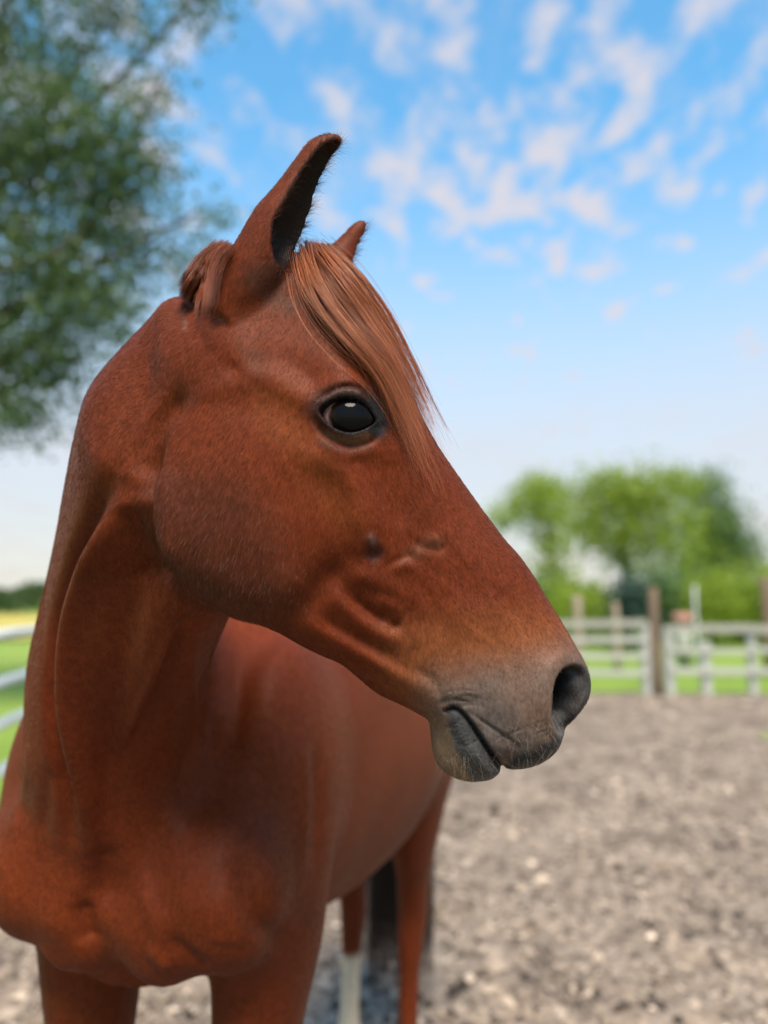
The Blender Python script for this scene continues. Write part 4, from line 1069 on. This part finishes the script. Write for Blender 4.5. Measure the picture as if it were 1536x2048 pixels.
white = HR_.random(NF) < (.004 + .06 * jw); tone[white] = tone[white] * .4 + np.array((.26, .19, .15)) * .6
rad_ = np.stack([np.full(NF, .00009), np.full(NF, .00007), np.full(NF, .00002)], 1)
coat = curves_object('coat', pts, rad_, np.clip(tone, .003, .8), FUR_M); coat['kind'] = 'stuff'
# ---- long hair from guide lines
def resample(P, k):
    P = spline_open(P, 8); s = np.concatenate([[0], np.cumsum(np.linalg.norm(np.diff(P, axis=0), axis=1))]); q_ = np.linspace(0, s[-1], k)
    return np.stack([np.interp(q_, s, P[:, j]) for j in range(3)], 1)
def lay(guide, off, fallback):
    """a guide drawn over the photo, laid on the head's surface"""
    H = march_many(guide); out = []
    for i, (u, v) in enumerate(guide):
        p = H[i]
        D = fallback if np.isnan(p[0]) or p[1] > .95 else p[1]
        out.append(at(u, v, D - off))
    return np.array(out)
def locks(guides, n_locks, per, k, width, tone, rng, jit=.004, tipspread=.35, shorten=(.75, 1.0), layers=.010, spread=1.0, wave=.0015, rad0=.00011):
    """hair between neighbouring guides: each lock is a clump of single hairs"""
    G = np.stack([resample(g_, k) for g_ in guides]); ng = len(G); P = []; T = []; R = []
    s = np.linspace(0, 1, k)
    for i in range(n_locks):
        a = rng.uniform(0, ng - 1.001) * spread; j = int(a); f = a - j
        c = G[j] * (1 - f) + G[j + 1] * f if ng > 1 else G[0].copy()
        c = c + rng.normal(size=3) * jit + np.array((0, -1, 0)) * rng.uniform(0, layers) * np.sin(np.pi * np.clip(s * .9 + .08, 0, 1))[:, None]
        ph = rng.uniform(0, 6.3, 3); fr = rng.uniform(4, 9)
        c = c + wave * np.sin(s[:, None] * fr + ph) * s[:, None]
        bright = np.exp(rng.normal() * .20); end = rng.uniform(*shorten)
        for _ in range(per):
            o_ = rng.normal(size=3) * width; e_ = rng.normal(size=3) * width * tipspread * 2.2
            L = end * rng.uniform(.80, 1.0); q_ = s * L
            cc = np.stack([np.interp(q_, s, c[:, m_]) for m_ in range(3)], 1)
            cc = cc + o_ * (1 - s[:, None]) * .9 + o_ * tipspread * s[:, None] + e_ * s[:, None] ** 2
            cc = cc + .0009 * np.sin(s[:, None] * rng.uniform(5, 14) + rng.uniform(0, 6.3, 3)) * s[:, None]
            P.append(cc); T.append(np.asarray(tone) * bright * np.exp(rng.normal() * .18)); R.append(rad0 * rng.uniform(.8, 1.5) * (1 - .75 * s ** 2))
    return np.array(P), np.array(R), np.array(T)
FL = [lay(g_, .006, .822) for g_ in (
    [(598, 512), (612, 575), (640, 630), (690, 690), (740, 740), (775, 800), (800, 870), (818, 930), (828, 985)],
    [(608, 506), (640, 580), (690, 650), (740, 715), (780, 775), (806, 840), (830, 905), (852, 960), (868, 1000)],
    [(618, 502), (665, 570), (718, 645), (765, 720), (798, 790), (826, 860), (850, 915), (866, 950), (876, 985)],
    [(630, 498), (690, 560), (745, 637), (790, 718), (826, 798), (856, 862), (882, 906), (896, 930), (905, 950)],
    [(645, 497), (708, 556), (768, 640), (812, 725), (848, 805), (878, 868), (900, 905), (912, 928), (918, 945)])]
P, R, T = locks(FL, 96, 36, 22, .0013, (.235, .068, .026), HR_, jit=.0042, layers=.014, shorten=(.40, .88), wave=.004)
P2, R2, T2 = locks(FL, 150, 3, 22, .0035, (.34, .115, .05), HR_, jit=.006, layers=.018, shorten=(.7, 1.08), wave=.008)
curves_object('forelock', np.concatenate([P, P2]), np.concatenate([R, R2]), np.concatenate([T, T2]), HAIR_M)
# tuft of mane behind the ear, hanging over the poll
MG = [lay(g_, .007, .82) for g_ in (
    [(470, 500), (452, 530), (438, 575), (430, 615), (424, 645)],
    [(455, 496), (430, 525), (416, 570), (408, 610), (402, 640)],
    [(442, 500), (418, 530), (402, 570), (394, 600), (396, 625)],
    [(430, 508), (402, 540), (382, 572), (374, 598), (384, 606)],
    [(418, 520), (390, 548), (370, 576), (366, 600), (380, 594)])]
P, R, T = locks(MG, 60, 40, 14, .0022, (.19, .050, .020), HR_, jit=.003, layers=.012, shorten=(.6, 1.0), wave=.003)
# the rest of the mane falls over the horse's left side of the neck
MG3 = []
for t in (.10, .18, .28, .40, .52, .66, .80, .93):
    o1, o2, r1_, r2_, tw = [float(np.interp(t, NECK.q, c)) for c in NECK.T]; tw = rad(tw)
    sg = math.cos(tw) * NECK.e1 + math.sin(tw) * NECK.e2; lt = -math.sin(tw) * NECK.e1 + math.cos(tw) * NECK.e2
    if np.dot(lt, (.5, .85, 0)) < 0: lt = -lt
    c = NECK.A + NECK.ax * NECK.L * t + NECK.e1 * o1 + NECK.e2 * o2 - sg * r1_
    for _ in range(60):
        if float(sdf(c[None])[0]) > -.002: break
        c = c - sg * .002
    k_ = min(1.0, r2_ / .11)
    MG3.append(np.stack([c + sg * .004, c + lt * .030 * k_ - sg * .010, c + lt * .075 * k_ + sg * .02, c + lt * .108 * k_ + sg * .07, c + lt * .125 * k_ + sg * .13]))
P3, R3, T3 = locks(MG3, 150, 24, 14, .004, (.19, .050, .020), HR_, jit=.006, layers=0, wave=.006, rad0=.00014)
curves_object('mane', np.concatenate([P, P3]), np.concatenate([R, R3]), np.concatenate([T, T3]), HAIR_M)
# tail
dock = body_pt(1.60, -.03, 1.36)
TG = [np.stack([dock, dock + BDIR * .09 + (0, 0, -.06) + BLAT * a * .3, dock + BDIR * .12 + (0, 0, -.35) + BLAT * a * .9, dock + BDIR * .09 + (0, 0, -.75) + BLAT * a, dock + BDIR * .05 + (0, 0, -1.08) + BLAT * a * 1.1, dock + BDIR * .03 + (0, 0, -1.27) + BLAT * a * .8]) for a in (-.09, -.04, .01, .06, .10)]
P, R, T = locks(TG, 150, 26, 16, .013, (.030, .016, .013), HR_, jit=.012, layers=.03, wave=.012, rad0=.0005, shorten=(.8, 1.0))
curves_object('tail', P, R, T, HAIR_M)
# whiskers, lashes, ear fringe
def bristles(name, roots, dirs, lens, k, r0, tone, bend=.3, var=.25):
    n = len(roots); s = np.linspace(0, 1, k); out = np.empty((n, k, 3))
    for i in range(n):
        d = nrm(dirs[i]); b = np.cross(d, nrm(HR_.normal(size=3))) + np.array((0, 0, -.5))
        out[i] = roots[i] + d * (s * lens[i])[:, None] + b * (bend * lens[i] * s ** 2)[:, None]
    return curves_object(name, out, r0 * (1 - .8 * s)[None] * np.ones((n, 1)), np.asarray(tone) * np.exp(HR_.normal(size=(n, 1)) * var), HAIR_M)
wk = [(870 + HR_.uniform(0, 140), 1500 + HR_.uniform(0, 60)) for _ in range(45)] + [(1090 + HR_.uniform(0, 30), 1430 + HR_.uniform(-10, 70)) for _ in range(22)] + [(1010 + HR_.uniform(0, 100), 1440 + HR_.uniform(0, 95)) for _ in range(30)] \
   + [(1104 + HR_.uniform(0, 4), 1370 + HR_.uniform(0, 80)) for _ in range(9)]
wp = march_many(wk); ok = ~np.isnan(wp[:, 0]) & (wp[:, 1] < .95); wp = wp[ok]
wd = np.array([(HR_.normal() * .5 + .1, -.5, -.8 + HR_.normal() * .3) for _ in wp])
bristles('whiskers', wp, wd, HR_.uniform(.008, .026, len(wp)), 6, .00005, (.26, .21, .16))
ls = [(640 + 4.2 * i, 812 - 26 * math.sin(math.pi * min(1, (i + 3) / 27.0))) for i in range(25)]
lp = march_many([p for p in ls for _ in range(4)]); ok = ~np.isnan(lp[:, 0]); lp = lp[ok] + HR_.normal(size=(ok.sum(), 3)) * .0012
bristles('eyelashes', lp, np.array([(HR_.normal() * .3, -1, .05 + HR_.normal() * .2) for _ in lp]), HR_.uniform(.010, .018, len(lp)), 6, .00010, (.02, .015, .013), .45)
em = np.where((inner > .15) & (inner < .98))[0]; er = HR_.choice(em, 1500)
bristles('ear_fringe', V[er], Nn[er] * .6 + np.array((.25, -.35, .55)) + HR_.normal(size=(len(er), 3)) * .3, HR_.uniform(.006, .016, len(er)), 5, .00009, (.11, .045, .028), .3)
ej = march_many([(905 - 150 * t + HR_.uniform(-10, 10), 1478 - 75 * t * 1.05) for t in np.linspace(.3, 1.2, 60)])
